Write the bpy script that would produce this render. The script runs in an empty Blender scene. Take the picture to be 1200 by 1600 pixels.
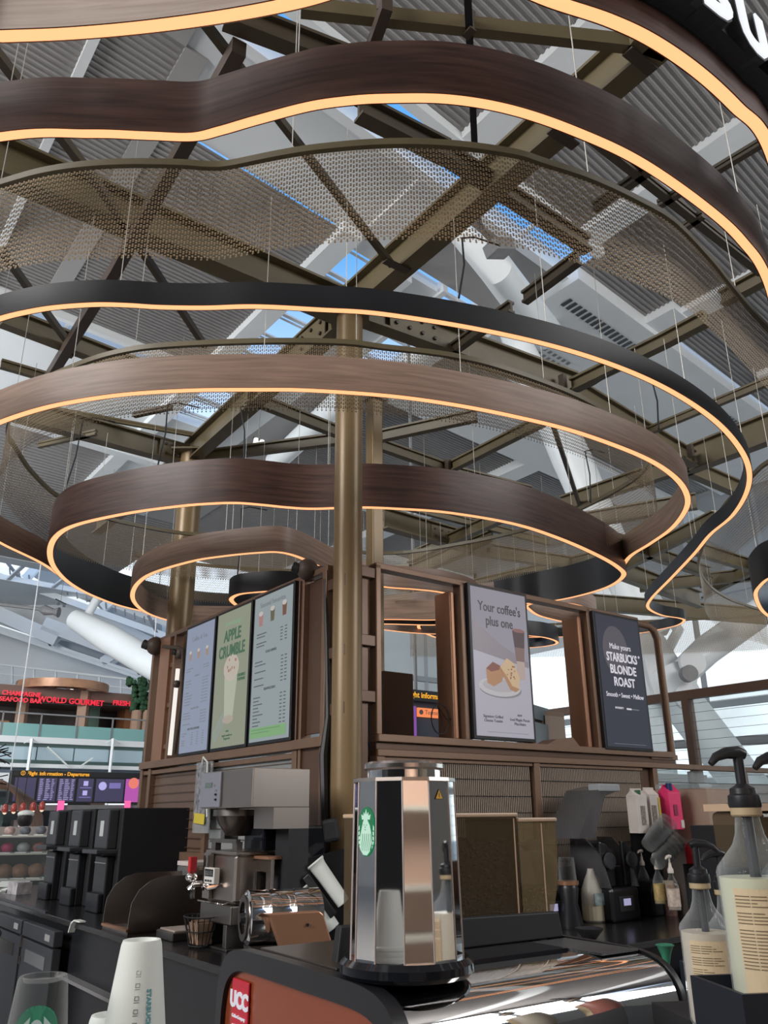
import bpy, bmesh, math, random
from mathutils import Vector, Matrix
random.seed(7)
C = bpy.context.scene.collection
# ------------------------------------------------------------------ camera
F = 1275.0; PITCH = math.radians(20.4); ROLL = math.radians(-0.5); H = 1.55
cd = bpy.data.cameras.new('camera'); cam = bpy.data.objects.new('camera', cd); C.objects.link(cam)
cd.sensor_fit = 'VERTICAL'; cd.sensor_height = 36; cd.lens = F/1600*36; cd.clip_end = 600; cd.clip_start = 0.05
cam.matrix_world = Matrix.Translation((0, 0, H)) @ Matrix.Rotation(math.pi/2+PITCH, 4, 'X') @ Matrix.Rotation(ROLL, 4, 'Z')
bpy.context.scene.camera = cam
CR = cam.matrix_world.to_3x3()
# ------------------------------------------------------------------ world and lights
W = bpy.data.worlds.new('sky'); bpy.context.scene.world = W; W.use_nodes = True
nt = W.node_tree; nt.nodes.clear()
def nn(t, k, **kw):
    n = t.nodes.new(k)
    for a, v in kw.items(): setattr(n, a, v)
    return n
wo = nn(nt, 'ShaderNodeOutputWorld'); bg = nn(nt, 'ShaderNodeBackground'); tc = nn(nt, 'ShaderNodeTexCoord')
sp = nn(nt, 'ShaderNodeSeparateXYZ'); rp = nn(nt, 'ShaderNodeValToRGB'); nz = nn(nt, 'ShaderNodeTexNoise'); rc = nn(nt, 'ShaderNodeValToRGB'); mx = nn(nt, 'ShaderNodeMixRGB')
nt.links.new(tc.outputs['Generated'], sp.inputs[0]); nt.links.new(sp.outputs['Z'], rp.inputs[0])
rp.color_ramp.elements[0].position = 0.0; rp.color_ramp.elements[0].color = (1.92, 1.95, 1.97, 1)
rp.color_ramp.elements[1].position = .62; rp.color_ramp.elements[1].color = (.12, .40, .90, 1)
e = rp.color_ramp.elements.new(.25); e.color = (1.15, 1.3, 1.45, 1)
nz.inputs['Scale'].default_value = 3.5; nz.inputs['Detail'].default_value = 6
nt.links.new(tc.outputs['Generated'], nz.inputs['Vector']); nt.links.new(nz.outputs['Fac'], rc.inputs[0])
rc.color_ramp.elements[0].position = .55; rc.color_ramp.elements[1].position = .70
nt.links.new(rc.outputs[0], mx.inputs[0]); nt.links.new(rp.outputs[0], mx.inputs[1]); mx.inputs[2].default_value = (.95, .97, 1, 1)
nt.links.new(mx.outputs[0], bg.inputs[0]); bg.inputs[1].default_value = 1.15; nt.links.new(bg.outputs[0], wo.inputs[0])
vs = bpy.context.scene.view_settings
vs.view_transform = 'Standard'; vs.look = 'None'; vs.exposure = 0.0; vs.gamma = 1; vs.use_curve_mapping = False
def area(name, loc, tgt, size, power, col=(1, 1, 1)):
    l = bpy.data.lights.new(name, 'AREA'); l.energy = power; l.size = size; l.color = col; l.shape = 'SQUARE'
    o = bpy.data.objects.new(name, l); C.objects.link(o); o.location = loc
    o.rotation_euler = (Vector(tgt)-Vector(loc)).to_track_quat('-Z', 'Y').to_euler(); return o
area('hall_fill', (-12, -4, 8.5), (-1, 13, 11.5), 7, 3000, (1, .975, .95))  # added fill from behind left, no real lamp of the hall
area('hall_fill', (14, 0, 8.5), (3, 14, 11.5), 7, 1700, (1, .975, .95))  # added fill from the right, out of view
area('counter_fill', (-1.5, -2.2, 3.6), (0, 4, 1.2), 2.6, 60, (1, .9, .82))  # added fill that brightens the counters from behind the camera
area('hall_fill', (-17, 14, 8), (-8, 36, 5), 8, 2200, (.95, .98, 1))  # added fill for the far left upper floor, out of view
# ------------------------------------------------------------------ pixel -> real place
def ray(px, py): return CR @ Vector((px-600, 800-py, -F))
CAM = Vector((0, 0, H))
def AZ(px, py, z): d = ray(px, py); return CAM + d*((z-H)/d.z)
def AY(px, py, y): d = ray(px, py); return CAM + d*(y/d.y)
def AW(px, py, p0, ang):
    n = Vector((-math.sin(math.radians(ang)), math.cos(math.radians(ang)), 0)); d = ray(px, py)
    return CAM + d*((Vector((p0[0], p0[1], H))-CAM).dot(n)/d.dot(n))
UA, VA = 126.5, 37.5
uD = Vector((math.cos(math.radians(UA)), math.sin(math.radians(UA)), 0)); vD = Vector((math.cos(math.radians(VA)), math.sin(math.radians(VA)), 0))
# ------------------------------------------------------------------ materials
MT = {}
def mat(name, col, rough=.5, metal=0., emit=None, es=1., noise=0., ns=8., bump=0., trans=0., alpha=1., spec=.5, ior=1.45, stretch=None, coat=0.):
    if name in MT: return MT[name]
    m = bpy.data.materials.new(name); m.use_nodes = True; t = m.node_tree; b = t.nodes['Principled BSDF']
    b.inputs['Base Color'].default_value = (*col, 1); b.inputs['Roughness'].default_value = rough; b.inputs['Metallic'].default_value = metal
    b.inputs['Specular IOR Level'].default_value = spec; b.inputs['IOR'].default_value = ior
    b.inputs['Transmission Weight'].default_value = trans; b.inputs['Alpha'].default_value = alpha; b.inputs['Coat Weight'].default_value = coat
    if emit: b.inputs['Emission Color'].default_value = (*emit, 1); b.inputs['Emission Strength'].default_value = es
    if noise or bump:
        tcn = nn(t, 'ShaderNodeTexCoord'); mp = nn(t, 'ShaderNodeMapping'); n = nn(t, 'ShaderNodeTexNoise')
        n.inputs['Scale'].default_value = ns; n.inputs['Detail'].default_value = 5
        t.links.new(tcn.outputs['Object'], mp.inputs[0]); t.links.new(mp.outputs[0], n.inputs['Vector'])
        if stretch: mp.inputs['Scale'].default_value = stretch
        if noise:
            r = nn(t, 'ShaderNodeValToRGB'); a = 1-noise; c = 1+noise*.6
            r.color_ramp.elements[0].position = .3; r.color_ramp.elements[1].position = .7
            r.color_ramp.elements[0].color = (*[x*a for x in col], 1); r.color_ramp.elements[1].color = (*[min(1, x*c) for x in col], 1)
            t.links.new(n.outputs['Fac'], r.inputs[0]); t.links.new(r.outputs[0], b.inputs['Base Color'])
        if bump:
            bp = nn(t, 'ShaderNodeBump'); bp.inputs['Strength'].default_value = bump; bp.inputs['Distance'].default_value = .01
            t.links.new(n.outputs['Fac'], bp.inputs['Height']); t.links.new(bp.outputs[0], b.inputs['Normal'])
    MT[name] = m; return m
def wood(name, c1, c2, rough=.45, knots=False):
    m = bpy.data.materials.new(name); m.use_nodes = True; t = m.node_tree; b = t.nodes['Principled BSDF']; b.inputs['Roughness'].default_value = rough
    uv = nn(t, 'ShaderNodeUVMap'); mp = nn(t, 'ShaderNodeMapping'); mp.inputs['Scale'].default_value = (.9, 16, 1)
    n = nn(t, 'ShaderNodeTexNoise'); n.inputs['Scale'].default_value = 3; n.inputs['Detail'].default_value = 7; n.inputs['Distortion'].default_value = .6
    r = nn(t, 'ShaderNodeValToRGB'); r.color_ramp.elements[0].position = .32; r.color_ramp.elements[1].position = .68
    r.color_ramp.elements[0].color = (*c1, 1); r.color_ramp.elements[1].color = (*c2, 1)
    t.links.new(uv.outputs[0], mp.inputs[0]); t.links.new(mp.outputs[0], n.inputs['Vector']); t.links.new(n.outputs['Fac'], r.inputs[0])
    out = r.outputs[0]
    if knots:
        v = nn(t, 'ShaderNodeTexVoronoi'); v.inputs['Scale'].default_value = 7; mp2 = nn(t, 'ShaderNodeMapping'); mp2.inputs['Scale'].default_value = (.6, 1.2, 1)
        t.links.new(uv.outputs[0], mp2.inputs[0]); t.links.new(mp2.outputs[0], v.inputs['Vector'])
        r2 = nn(t, 'ShaderNodeValToRGB'); r2.color_ramp.elements[0].position = .05; r2.color_ramp.elements[1].position = .14
        r2.color_ramp.elements[0].color = (.5, .45, .42, 1); t.links.new(v.outputs['Distance'], r2.inputs[0])
        mm = nn(t, 'ShaderNodeMixRGB', blend_type='MULTIPLY'); mm.inputs[0].default_value = 1
        t.links.new(out, mm.inputs[1]); t.links.new(r2.outputs[0], mm.inputs[2]); out = mm.outputs[0]
    t.links.new(out, b.inputs['Base Color']); MT[name] = m; return m
dark_wood = wood('dark_wood', (.045, .023, .019), (.115, .057, .044))
pale_wood = wood('pale_wood', (.24, .16, .122), (.37, .25, .19))
knot_wood = wood('knotty_pale_wood', (.27, .22, .19), (.36, .30, .265), knots=True)
black_band = mat('black_band', (.016, .017, .021), .45, noise=.1, ns=3)
led = mat('led_warm', (.9, .6, .4), .5, emit=(1.0, .40, .165), es=1.35)
olive = mat('olive_steel', (.115, .092, .050), .42, noise=.15, ns=4)
olive_d = mat('dark_olive_steel', (.075, .058, .038), .5, noise=.15, ns=4)
rustb = mat('brown_steel', (.06, .042, .032), .5, noise=.15, ns=4)
brass = mat('bronze_pole', (.20, .138, .070), .36, .18, noise=.06, ns=2)
bronze = mat('bronze_frame', (.20, .125, .085), .38, .35, noise=.08, ns=5)
bronze_d = mat('bronze_frame_dark', (.11, .065, .045), .38, .35, noise=.08, ns=5)
copper = mat('copper_panel', (.34, .18, .11), .35, .5, noise=.06, ns=3)
chain_m = mat('bronze_chain', (.36, .28, .18), .4, .3)
wire_m = mat('steel_wire', (.5, .48, .44), .4, .5)
cable_m = mat('black_cable', (.012, .012, .013), .5)
black = mat('black_plastic', (.012, .013, .016), .35, noise=.1, ns=6)
blackm = mat('black_matte', (.010, .011, .014), .6, noise=.1, ns=6)
dkgrey = mat('dark_grey', (.035, .038, .044), .4, noise=.1, ns=6)
grey = mat('mid_grey', (.18, .18, .185), .5, noise=.1, ns=6)
steel = mat('stainless_steel', (.42, .375, .345), .30, 1., noise=.07, ns=3, stretch=(1, 1, .05))
steel_d = mat('stainless_dark', (.26, .24, .225), .33, 1., noise=.1, ns=3)
chrome = mat('mirror_chrome', (.86, .84, .83), .04, 1., noise=.02, ns=2)
white = mat('white_paint', (.64, .665, .68), .5, noise=.05, ns=.6)
white_b = mat('white_tube_paint', (.70, .74, .76), .4, noise=.04, ns=.8)
cor = mat('corrugated_grey', (.22, .212, .208), .5, noise=.07, ns=.5)
cor_w = mat('smooth_grey_panel', (.30, .292, .287), .55, noise=.05, ns=.5)
paper = mat('white_paper', (.62, .66, .63), .6, noise=.04, ns=9)
cardboard = mat('cardboard', (.30, .22, .17), .8, noise=.1, ns=5)
def glassm(name, col, a, rough=.05):
    m = bpy.data.materials.new(name); m.use_nodes = True; t = m.node_tree; t.nodes.clear()
    o = nn(t, 'ShaderNodeOutputMaterial'); tr = nn(t, 'ShaderNodeBsdfTransparent'); g = nn(t, 'ShaderNodeBsdfPrincipled'); mi = nn(t, 'ShaderNodeMixShader')
    fr = nn(t, 'ShaderNodeLayerWeight'); fr.inputs[0].default_value = .25; ma = nn(t, 'ShaderNodeMath', operation='MULTIPLY_ADD')
    ma.inputs[1].default_value = .42; ma.inputs[2].default_value = a; ma.use_clamp = True
    g.inputs['Base Color'].default_value = (*col, 1); g.inputs['Roughness'].default_value = rough
    tr.inputs[0].default_value = (*[.5+.5*c for c in col], 1)
    t.links.new(fr.outputs['Facing'], ma.inputs[0]); t.links.new(ma.outputs[0], mi.inputs[0]); t.links.new(tr.outputs[0], mi.inputs[1]); t.links.new(g.outputs[0], mi.inputs[2])
    t.links.new(mi.outputs[0], o.inputs[0]); MT[name] = m; return m
glass = glassm('clear_glass', (.75, .8, .82), .03)
pane_m = glassm('window_glass', (.8, .88, .9), .04)
plastic = glassm('clear_plastic', (.6, .62, .62), .02, .12)
smoke = glassm('smoky_plastic', (.12, .12, .13), .45, .12)
brownp = glassm('amber_hopper_plastic', (.14, .10, .055), .30, .12)
amber = glassm('amber_plastic', (.42, .32, .17), .22, .12)
teal = glassm('teal_glass', (.25, .48, .47), .72, .1)
def em(name, col, s=1.):
    return mat(name, (.02, .02, .02), .3, emit=col, es=s)
# ------------------------------------------------------------------ mesh builder
class MB:
    def __init__(s): s.v = []; s.f = []; s.uv = None; s.mi = []
    def quad(s, *p): b = len(s.v); s.v += [Vector(x) for x in p]; s.f.append(tuple(range(b, b+len(p)))); return s
    def box(s, x0, x1, y0, y1, z0, z1, M=None):
        b = len(s.v)
        for x in (x0, x1):
            for y in (y0, y1):
                for z in (z0, z1):
                    p = Vector((x, y, z)); s.v.append(M @ p if M else p)
        for q in ((0, 1, 3, 2), (4, 6, 7, 5), (0, 4, 5, 1), (2, 3, 7, 6), (0, 2, 6, 4), (1, 5, 7, 3)): s.f.append(tuple(b+i for i in q))
        return s
    def beam(s, a, b, w, h, up=Vector((0, 0, 1)), prof=None):
        a = Vector(a); b = Vector(b); d = (b-a).normalized()
        if abs(d.dot(up)) > .98: up = Vector((0, 1, 0))
        r = d.cross(up).normalized(); u = r.cross(d)
        prof = prof or [(-w/2, -h/2), (w/2, -h/2), (w/2, h/2), (-w/2, h/2)]
        n = len(prof); k = len(s.v)
        for p in (a, b):
            for x, y in prof: s.v.append(p+r*x+u*y)
        for i in range(n): s.f.append((k+i, k+(i+1) % n, k+n+(i+1) % n, k+n+i))
        s.f.append(tuple(k+i for i in range(n))[::-1]); s.f.append(tuple(k+n+i for i in range(n))); return s
    def ibeam(s, a, b, w, h, t=.02):
        hw, hh, tw = w/2, h/2, t/2
        pr = [(-hw, -hh), (hw, -hh), (hw, -hh+t), (tw, -hh+t), (tw, hh-t), (hw, hh-t), (hw, hh), (-hw, hh), (-hw, hh-t), (-tw, hh-t), (-tw, -hh+t), (-hw, -hh+t)]
        return s.beam(a, b, w, h, prof=pr)
    def tube(s, pts, r, n=8, cap=True, closed=False):
        pts = [Vector(p) for p in pts]; m = len(pts); rs = r if isinstance(r, (list, tuple)) else [r]*m; k = len(s.v); pu = None
        for i, p in enumerate(pts):
            d = (pts[(i+1) % m]-pts[i-1]) if closed else (pts[min(i+1, m-1)]-pts[max(i-1, 0)])
            d.normalize()
            if pu is None: pu = Vector((0, 0, 1)) if abs(d.z) < .9 else Vector((1, 0, 0))
            x = d.cross(pu).normalized(); pu = x.cross(d).normalized()
            for j in range(n):
                a = 2*math.pi*j/n; s.v.append(p+(x*math.cos(a)+pu*math.sin(a))*rs[i])
        for i in range(m if closed else m-1):
            for j in range(n):
                a, b2 = k+i*n, k+((i+1) % m)*n; s.f.append((a+j, a+(j+1) % n, b2+(j+1) % n, b2+j))
        if cap and not closed:
            s.f.append(tuple(k+j for j in range(n))[::-1]); s.f.append(tuple(k+(m-1)*n+j for j in range(n)))
        return s
    def lathe(s, prof, n=24, M=None, cx=0, cy=0):
        k = len(s.v)
        for r, z in prof:
            for j in range(n):
                a = 2*math.pi*j/n; p = Vector((cx+max(r, 1e-4)*math.cos(a), cy+max(r, 1e-4)*math.sin(a), z)); s.v.append(M @ p if M else p)
        for i in range(len(prof)-1):
            for j in range(n): s.f.append((k+i*n+j, k+i*n+(j+1) % n, k+(i+1)*n+(j+1) % n, k+(i+1)*n+j))
        return s
    def cyl(s, c, r, h, n=20, r2=None, M=None):
        r2 = r if r2 is None else r2
        T = Matrix.Translation(c); T = T @ M if M else T
        return s.lathe([(0, 0), (r, 0), (r2, h), (0, h)], n, T)
    def prism(s, poly, y0, y1, M=None):      # polygon in XZ, extruded along Y
        k = len(s.v); n = len(poly)
        for y in (y0, y1):
            for x, z in poly: p = Vector((x, y, z)); s.v.append(M @ p if M else p)
        s.f.append(tuple(k+i for i in range(n))); s.f.append(tuple(k+n+i for i in range(n))[::-1])
        for i in range(n): s.f.append((k+i, k+n+i, k+n+(i+1) % n, k+(i+1) % n))
        return s
    def ball(s, c, r, n=12, sz=1):
        pr = [(r*math.sin(math.pi*i/8), -r*sz*math.cos(math.pi*i/8)) for i in range(9)]
        return s.lathe(pr, n, Matrix.Translation(c))
def make(name, mb, m, parent=None, smooth=False, bevel=0, world=False):
    me = bpy.data.meshes.new(name); vv = mb.v
    if world and parent is not None: inv = parent.matrix_world.inverted(); vv = [inv @ v for v in vv]
    me.from_pydata([tuple(v) for v in vv], [], mb.f)
    if mb.uv:
        l = me.uv_layers.new(name='UVMap')
        for i, uv in enumerate(mb.uv): l.data[i].uv = uv
    for q in (m if isinstance(m, list) else [m]): me.materials.append(q)
    if mb.mi: me.polygons.foreach_set('material_index', mb.mi)
    if not mb.uv:
        b = bmesh.new(); b.from_mesh(me); bmesh.ops.recalc_face_normals(b, faces=b.faces); b.to_mesh(me); b.free()
    if smooth:
        me.polygons.foreach_set('use_smooth', [True]*len(me.polygons)); me.set_sharp_from_angle(angle=math.radians(38))
    o = bpy.data.objects.new(name, me); C.objects.link(o)
    if parent is not None: o.parent = parent
    if bevel:
        bv = o.modifiers.new('bevel', 'BEVEL'); bv.width = bevel; bv.segments = 2; bv.limit_method = 'ANGLE'
    return o
def tag(o, label, cat, group=None):
    o['label'] = label; o['category'] = cat
    if group: o['group'] = group
    return o
def thing(name, label, cat, loc=(0, 0, 0), rz=0, group=None):
    o = bpy.data.objects.new(name, None); C.objects.link(o); o.location = loc; o.rotation_euler = (0, 0, math.radians(rz))
    o.matrix_world = Matrix.Translation(Vector(loc)) @ Matrix.Rotation(math.radians(rz), 4, 'Z'); o.empty_display_size = .1
    return tag(o, label, cat, group)
def struct(name, mb=None, m=None, **k):
    if mb is None:
        o = bpy.data.objects.new(name, None); C.objects.link(o)
    else: o = make(name, mb, m, **k)
    o['kind'] = 'structure'; return o
def inst(o, parent=None, M=None, loc=None):
    c = o.copy(); C.objects.link(c); c.parent = parent
    if loc is not None: c.location = loc
    return c
def text_mesh(s, size, bold=0., ext=.001, align='CENTER', shear=0., sx=1., spacing=1.):
    cu = bpy.data.curves.new('t', 'FONT'); cu.body = s; cu.size = size; cu.offset = bold; cu.extrude = ext; cu.align_x = align; cu.align_y = 'CENTER'; cu.shear = shear
    cu.space_character = spacing; cu.resolution_u = 3
    to = bpy.data.objects.new('t', cu); C.objects.link(to); bpy.context.view_layer.update()
    dg = bpy.context.evaluated_depsgraph_get(); me = bpy.data.meshes.new_from_object(to.evaluated_get(dg))
    mb = MB(); mb.v = [Vector((v.co.x*sx, v.co.y, v.co.z)) for v in me.vertices]; mb.f = [tuple(p.vertices) for p in me.polygons]
    bpy.data.objects.remove(to); bpy.data.curves.remove(cu); bpy.data.meshes.remove(me); return mb
def text(name, s, size, m, parent, M, **k):
    """text in the local XZ plane of parent, facing local -Y, placed by matrix M"""
    mb = text_mesh(s, size, **k); R = M @ Matrix.Rotation(math.pi/2, 4, 'X'); mb.v = [R @ v for v in mb.v]
    me = bpy.data.meshes.new(name); me.from_pydata([tuple(v) for v in mb.v], [], mb.f); me.materials.append(m)
    o = bpy.data.objects.new(name, me); C.objects.link(o); o.parent = parent; return o
ORD = ('first', 'second', 'third', 'fourth', 'fifth', 'sixth', 'seventh', 'eighth')
T = lambda x, y, z: Matrix.Translation((x, y, z))
RX = lambda a: Matrix.Rotation(math.radians(a), 4, 'X')
RY = lambda a: Matrix.Rotation(math.radians(a), 4, 'Y')
RZ = lambda a: Matrix.Rotation(math.radians(a), 4, 'Z')
# ------------------------------------------------------------------ floor, hall walls
struct('floor', MB().box(-45, 45, -8, 75, -.1, 0), mat('pale_floor', (.42, .41, .40), .35, noise=.08, ns=.4))
struct('wall_back', MB().box(-30, 26, -8.3, -8, 0, 15), mat('dim_back_wall', (.20, .185, .17), .7))
struct('wall_right_blocker', MB().box(26, 26.3, -8, 12, 0, 15), mat('olive_blocker', (.26, .24, .20), .6))  # unseen wall added to keep bright sky out of the chrome
struct('wall_left', MB().box(-30.3, -30, -8, 60, 0, 15), white)
# ------------------------------------------------------------------ hall roof: corrugated soffit, smooth panels, skylights
ZR = 13.0
ceil = struct('ceiling')
def vu(v, u, z=ZR): p = vD*v+uD*(u+.11*(v-6.5)); return Vector((p.x, p.y, z))
def corrugated(v0, v1, u0, u1, z=ZR, pitch=.13, name='corrugated_panel'):
    mb = MB(); u = u0
    while u < u1-.01:
        a = [u, u+pitch*.35, u+pitch*.5, u+pitch*.85, u+pitch]; zz = [z, z, z+.035, z+.035, z]
        for i in range(4):
            mb.quad(vu(v0, a[i], zz[i]), vu(v1, a[i], zz[i]), vu(v1, a[i+1], zz[i+1]), vu(v0, a[i+1], zz[i+1]))
        u += pitch
    return make(name, mb, cor, ceil)
def slab(v0, v1, u0, u1, z0=ZR-.02, z1=ZR+.25, m=white, name='ceiling_panel'):
    mb = MB(); p = [vu(v0, u0, 0), vu(v1, u0, 0), vu(v1, u1, 0), vu(v0, u1, 0)]
    k = len(mb.v)
    for z in (z0, z1):
        for q in p: mb.v.append(Vector((q.x, q.y, z)))
    mb.f += [(0, 1, 2, 3), (7, 6, 5, 4), (0, 4, 5, 1), (1, 5, 6, 2), (2, 6, 7, 3), (3, 7, 4, 0)]
    return make(name, mb, m, ceil)
# near field, between the camera and the first skylight
for a, b in ((-14, -7.6), (-7, -3.2), (-2.6, 1.9), (2.05, 7.9), (8.4, 11.6), (12.2, 15.8), (16.4, 20.2), (20.8, 27)): corrugated(a, b, -12, 8.0)
for a in (-7.6, -3.2, 7.9, 11.6, 15.8, 20.2): slab(a, a+.6, -12, 8.0, ZR-.15, ZR+.2, name='ceiling_girder')
slab(1.9, 2.05, -12, 8.0, ZR-.1, name='ceiling_girder')
slab(-14, 12.5, 7.95, 8.15, ZR-.2, name='ceiling_girder'); slab(-14, 12.5, 8.95, 9.15, ZR-.2, name='ceiling_girder')
for k in range(14): slab(-12+k*1.75, -11.94+k*1.75, 8.1, 9.0, ZR, ZR+.08, name='skylight_mullion')
slab(-14, 3.2, 9.1, 9.8, m=cor_w); slab(3.2, 8.0, 9.1, 11.4, ZR+.05, m=white)
corrugated(-14, 1.9, 9.8, 18.3); corrugated(2.05, 3.6, 9.8, 18.3); corrugated(3.6, 7.55, 11.4, 18.3)
slab(3.2, 3.6, 9.8, 18.3, m=cor_w); slab(1.9, 2.05, 9.8, 18.3, ZR-.1, name='ceiling_girder')
slab(7.5, 8.0, 11.2, 30, ZR-.2, name='ceiling_girder')
# skylight running away from the camera
u = 11.6
while u < 21.4:
    slab(8.0, 9.4, u, u+.11, ZR-.02, ZR+.03, name='skylight_mullion'); slab(8.0, 9.4, u+.2, u+.27, ZR, ZR+.02, name='skylight_mullion'); u += 1.02
slab(9.4, 9.65, 11.4, 30, ZR-.3, name='ceiling_girder')
slab(8.0, 9.4, 9.1, 11.6, m=white); slab(8.0, 9.4, 21.5, 30, m=white)
slab(9.65, 10.6, 11.5, 30, m=white); slab(9.6, 12.5, 9.15, 11.3, ZR+.1, m=cor_w)
slab(11.8, 12.6, 11.3, 15.5, m=white); slab(10.6, 12.6, 15.4, 30, m=cor_w)
for k in range(4): slab(10.6, 11.8, 11.4+k*1.1, 11.5+k*1.1, ZR-.03, ZR+.06, name='skylight_mullion')
slab(10.6, 10.75, 11.3, 15.5, ZR-.1, name='ceiling_girder')
# right hand bays
corrugated(12.6, 15.4, 8.0, 8.8); corrugated(16.2, 27, 8.0, 8.6)
slab(12.5, 27, 8.7, 12.6, ZR-.35, m=white); slab(15.4, 16.2, 7.9, 8.9, ZR-.2, name='ceiling_girder')
for (a, b, c) in ((12.9, 16.5, 9.25), (18.3, 23.2, 9.4)):
    mb = MB(); n = int((b-a)/.2)
    for i in range(n):
        q = [vu(a+i*.2, c, ZR-.37), vu(a+i*.2+.12, c, ZR-.37), vu(a+i*.2+.12, c+.3, ZR-.37), vu(a+i*.2, c+.3, ZR-.37)]
        mb.quad(*q)
    o = make('slot_vent', mb, dkgrey, ceil); o['kind'] = 'stuff'
mb = MB()
for i in range(9):
    for j in range(7): mb.quad(*[vu(13.4+i*.2+a, 10.9+j*.22+b, ZR-.37) for a, b in ((0, 0), (.11, 0), (.11, .12), (0, .12))])
o = make('vent_perforation', mb, grey, ceil); o['kind'] = 'stuff'
corrugated(12.6, 30, 12.6, 14.3); slab(12.6, 30, 14.3, 15.9, ZR-.3, name='ceiling_girder')
corrugated(12.6, 19, 15.9, 22.4); slab(19, 19.8, 15.9, 34, ZR-.3, name='ceiling_girder'); corrugated(19.8, 46, 15.9, 27)
corrugated(12.6, 19, 23.0, 34); slab(12.6, 19, 22.4, 23, ZR-.3, name='ceiling_girder')
slab(19.8, 46, 27, 28, ZR-.3, name='ceiling_girder'); slab(27, 46, -12, 15.9, m=cor_w); slab(19.8, 46, 28, 46, m=white)
# left hand bays further off
for k in range(12): slab(-14+k*1.8, -13.92+k*1.8, 18.35, 18.95, ZR, ZR+.08, name='skylight_mullion')
slab(-14, 7.5, 18.25, 18.4, ZR-.2, name='ceiling_girder'); slab(-14, 7.5, 18.95, 19.15, ZR-.2, name='ceiling_girder')
slab(-14, 7.5, 19.1, 24.4, m=white); corrugated(-14, 12.6, 24.6, 39.5, pitch=.25); slab(-14, 12.6, 24.3, 24.7, ZR-.3, name='ceiling_girder')
slab(8.0, 12.6, 39.5, 40.5, m=white); slab(-14, 8, 39.5, 40.5, m=white)
slab(-14, 20, 43.5, 60, m=white); slab(-20, -14, -12, 60, m=cor_w)
for k in range(7): slab(3.8+k*2.3, 4.0+k*2.3, 40.5, 43.5, ZR, ZR+.1, name='skylight_mullion')
# ------------------------------------------------------------------ white steel of the hall
def tube_thing(name, label, pts, rs, n=20, m=white_b, cat='strut'):
    t = thing(name, label, cat, (pts[0][0], pts[0][1], 0))
    make('tube', MB().tube(pts, rs, n), m, t, smooth=True, world=True); return t
NODE = AY(1030, 1010, 17)
t = thing('tree_column', 'white steel tree column with pin joints seen past the right end of the menu wall', 'column', (NODE.x, NODE.y, 0))
st0 = AZ(792, 500, 12.6)
make('branch', MB().tube([NODE+Vector((-.2, 0, .3)), st0.lerp(NODE, .45), st0], [.36, .44, .30], 20), white_b, t, smooth=True, world=True)
a = AY(1040, 1050, 17); b = AY(1075, 1110, 16.8); c = AY(1175, 1240, 16); d = AY(1230, 1330, 15.8)
make('leg', MB().tube([a, b, c, d, Vector((d.x+.5, d.y, 0))], [.45, .42, .40, .38, .36], 20), white_b, t, smooth=True, world=True)
a = AY(1015, 1050, 17.2); b = AY(1022, 1120, 17.2)
make('leg', MB().tube([a, b, AY(1030, 1200, 17.2), Vector((b.x, b.y, 0))], [.30, .32, .34, .34], 20), white_b, t, smooth=True, world=True)
body = [(960, 965), (1000, 960), (1035, 1000), (1060, 1040), (1085, 1060), (1080, 1100), (1060, 1110), (1040, 1090), (1022, 1105), (1010, 1070), (995, 1010)]
mb = MB(); P = [AY(x, y, 17) for x, y in body]; k = len(P)
mb.v = [p+Vector((0, -.25, 0)) for p in P]+[p+Vector((0, .25, 0)) for p in P]; mb.f = [tuple(range(k)), tuple(range(k, 2*k))[::-1]]+[(i, (i+1) % k, k+(i+1) % k, k+i) for i in range(k)]
make('node_casting', mb, white, t, world=True, bevel=.05)
make('branch', MB().tube([AY(1068, 1050, 16.8), AY(1105, 1015, 16.8), AY(1190, 955, 17)], [.28, .3, .3], 16), white_b, t, smooth=True, world=True)
make('branch', MB().tube([AY(1035, 1030, 17.4), AY(1060, 985, 17.6), AY(1000, 900, 19)], [.12, .12, .12], 10), white_b, t, smooth=True, world=True)
pp = AY(1073, 1054, 16.3)
make('joint_disc', MB().lathe([(0, 0), (.16, 0), (.16, .2), (0, .2)], 20, T(pp.x, pp.y, pp.z) @ RX(90)), grey, t, smooth=True, world=True)
for dx, dy in ((1090, 1036), (1082, 1090)):
    q = AY(dx-10, dy, 16.5); make('joint_plate', MB().lathe([(0, 0), (.26, 0), (.26, .12), (0, .12)], 20, T(q.x, q.y, q.z) @ RX(90)), white, t, smooth=True, world=True)
tube_thing('roof_strut', 'thick white round strut slanting down to the left pole', [AY(118, 968, 30), AY(175, 1000, 29), AY(262, 1052, 28)], [.38, .52, .5])
q = AY(130, 975, 30)
tube_thing('roof_strut', 'thin white strut rising from the joint of the thick left strut', [q, AY(150, 938, 30.5), AY(178, 905, 31)], .16)
t = thing('tie_rod', 'grey steel tie rod with turnbuckle at the left edge', 'rod', tuple(AY(0, 946, 30)))
make('rod', MB().tube([AY(-60, 938, 30), AY(0, 944, 30), AY(65, 952, 30)], .07, 8), grey, t, world=True)
make('turnbuckle', MB().tube([AY(62, 952, 30), AY(70, 953, 30), AY(84, 956, 30), AY(92, 957, 30)], [.09, .2, .12, .2], 10), grey, t, world=True)
tube_thing('roof_strut', 'white round strut behind the round front pole below the skylight', [AZ(430, 722, 12.3), AZ(560, 600, 12.5)], .34)
tube_thing('roof_strut', 'white roof strut seen in the skylight right of the front pole', [AZ(640, 560, 12.6), AZ(730, 505, 12.7)], .25)
tube_thing('roof_strut', 'wide white strut hanging over the coloured glass behind the curtain of chain', [AZ(700, 345, 12.4), AZ(775, 420, 11.6), AZ(850, 520, 12.4)], [.2, .34, .42])
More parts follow.
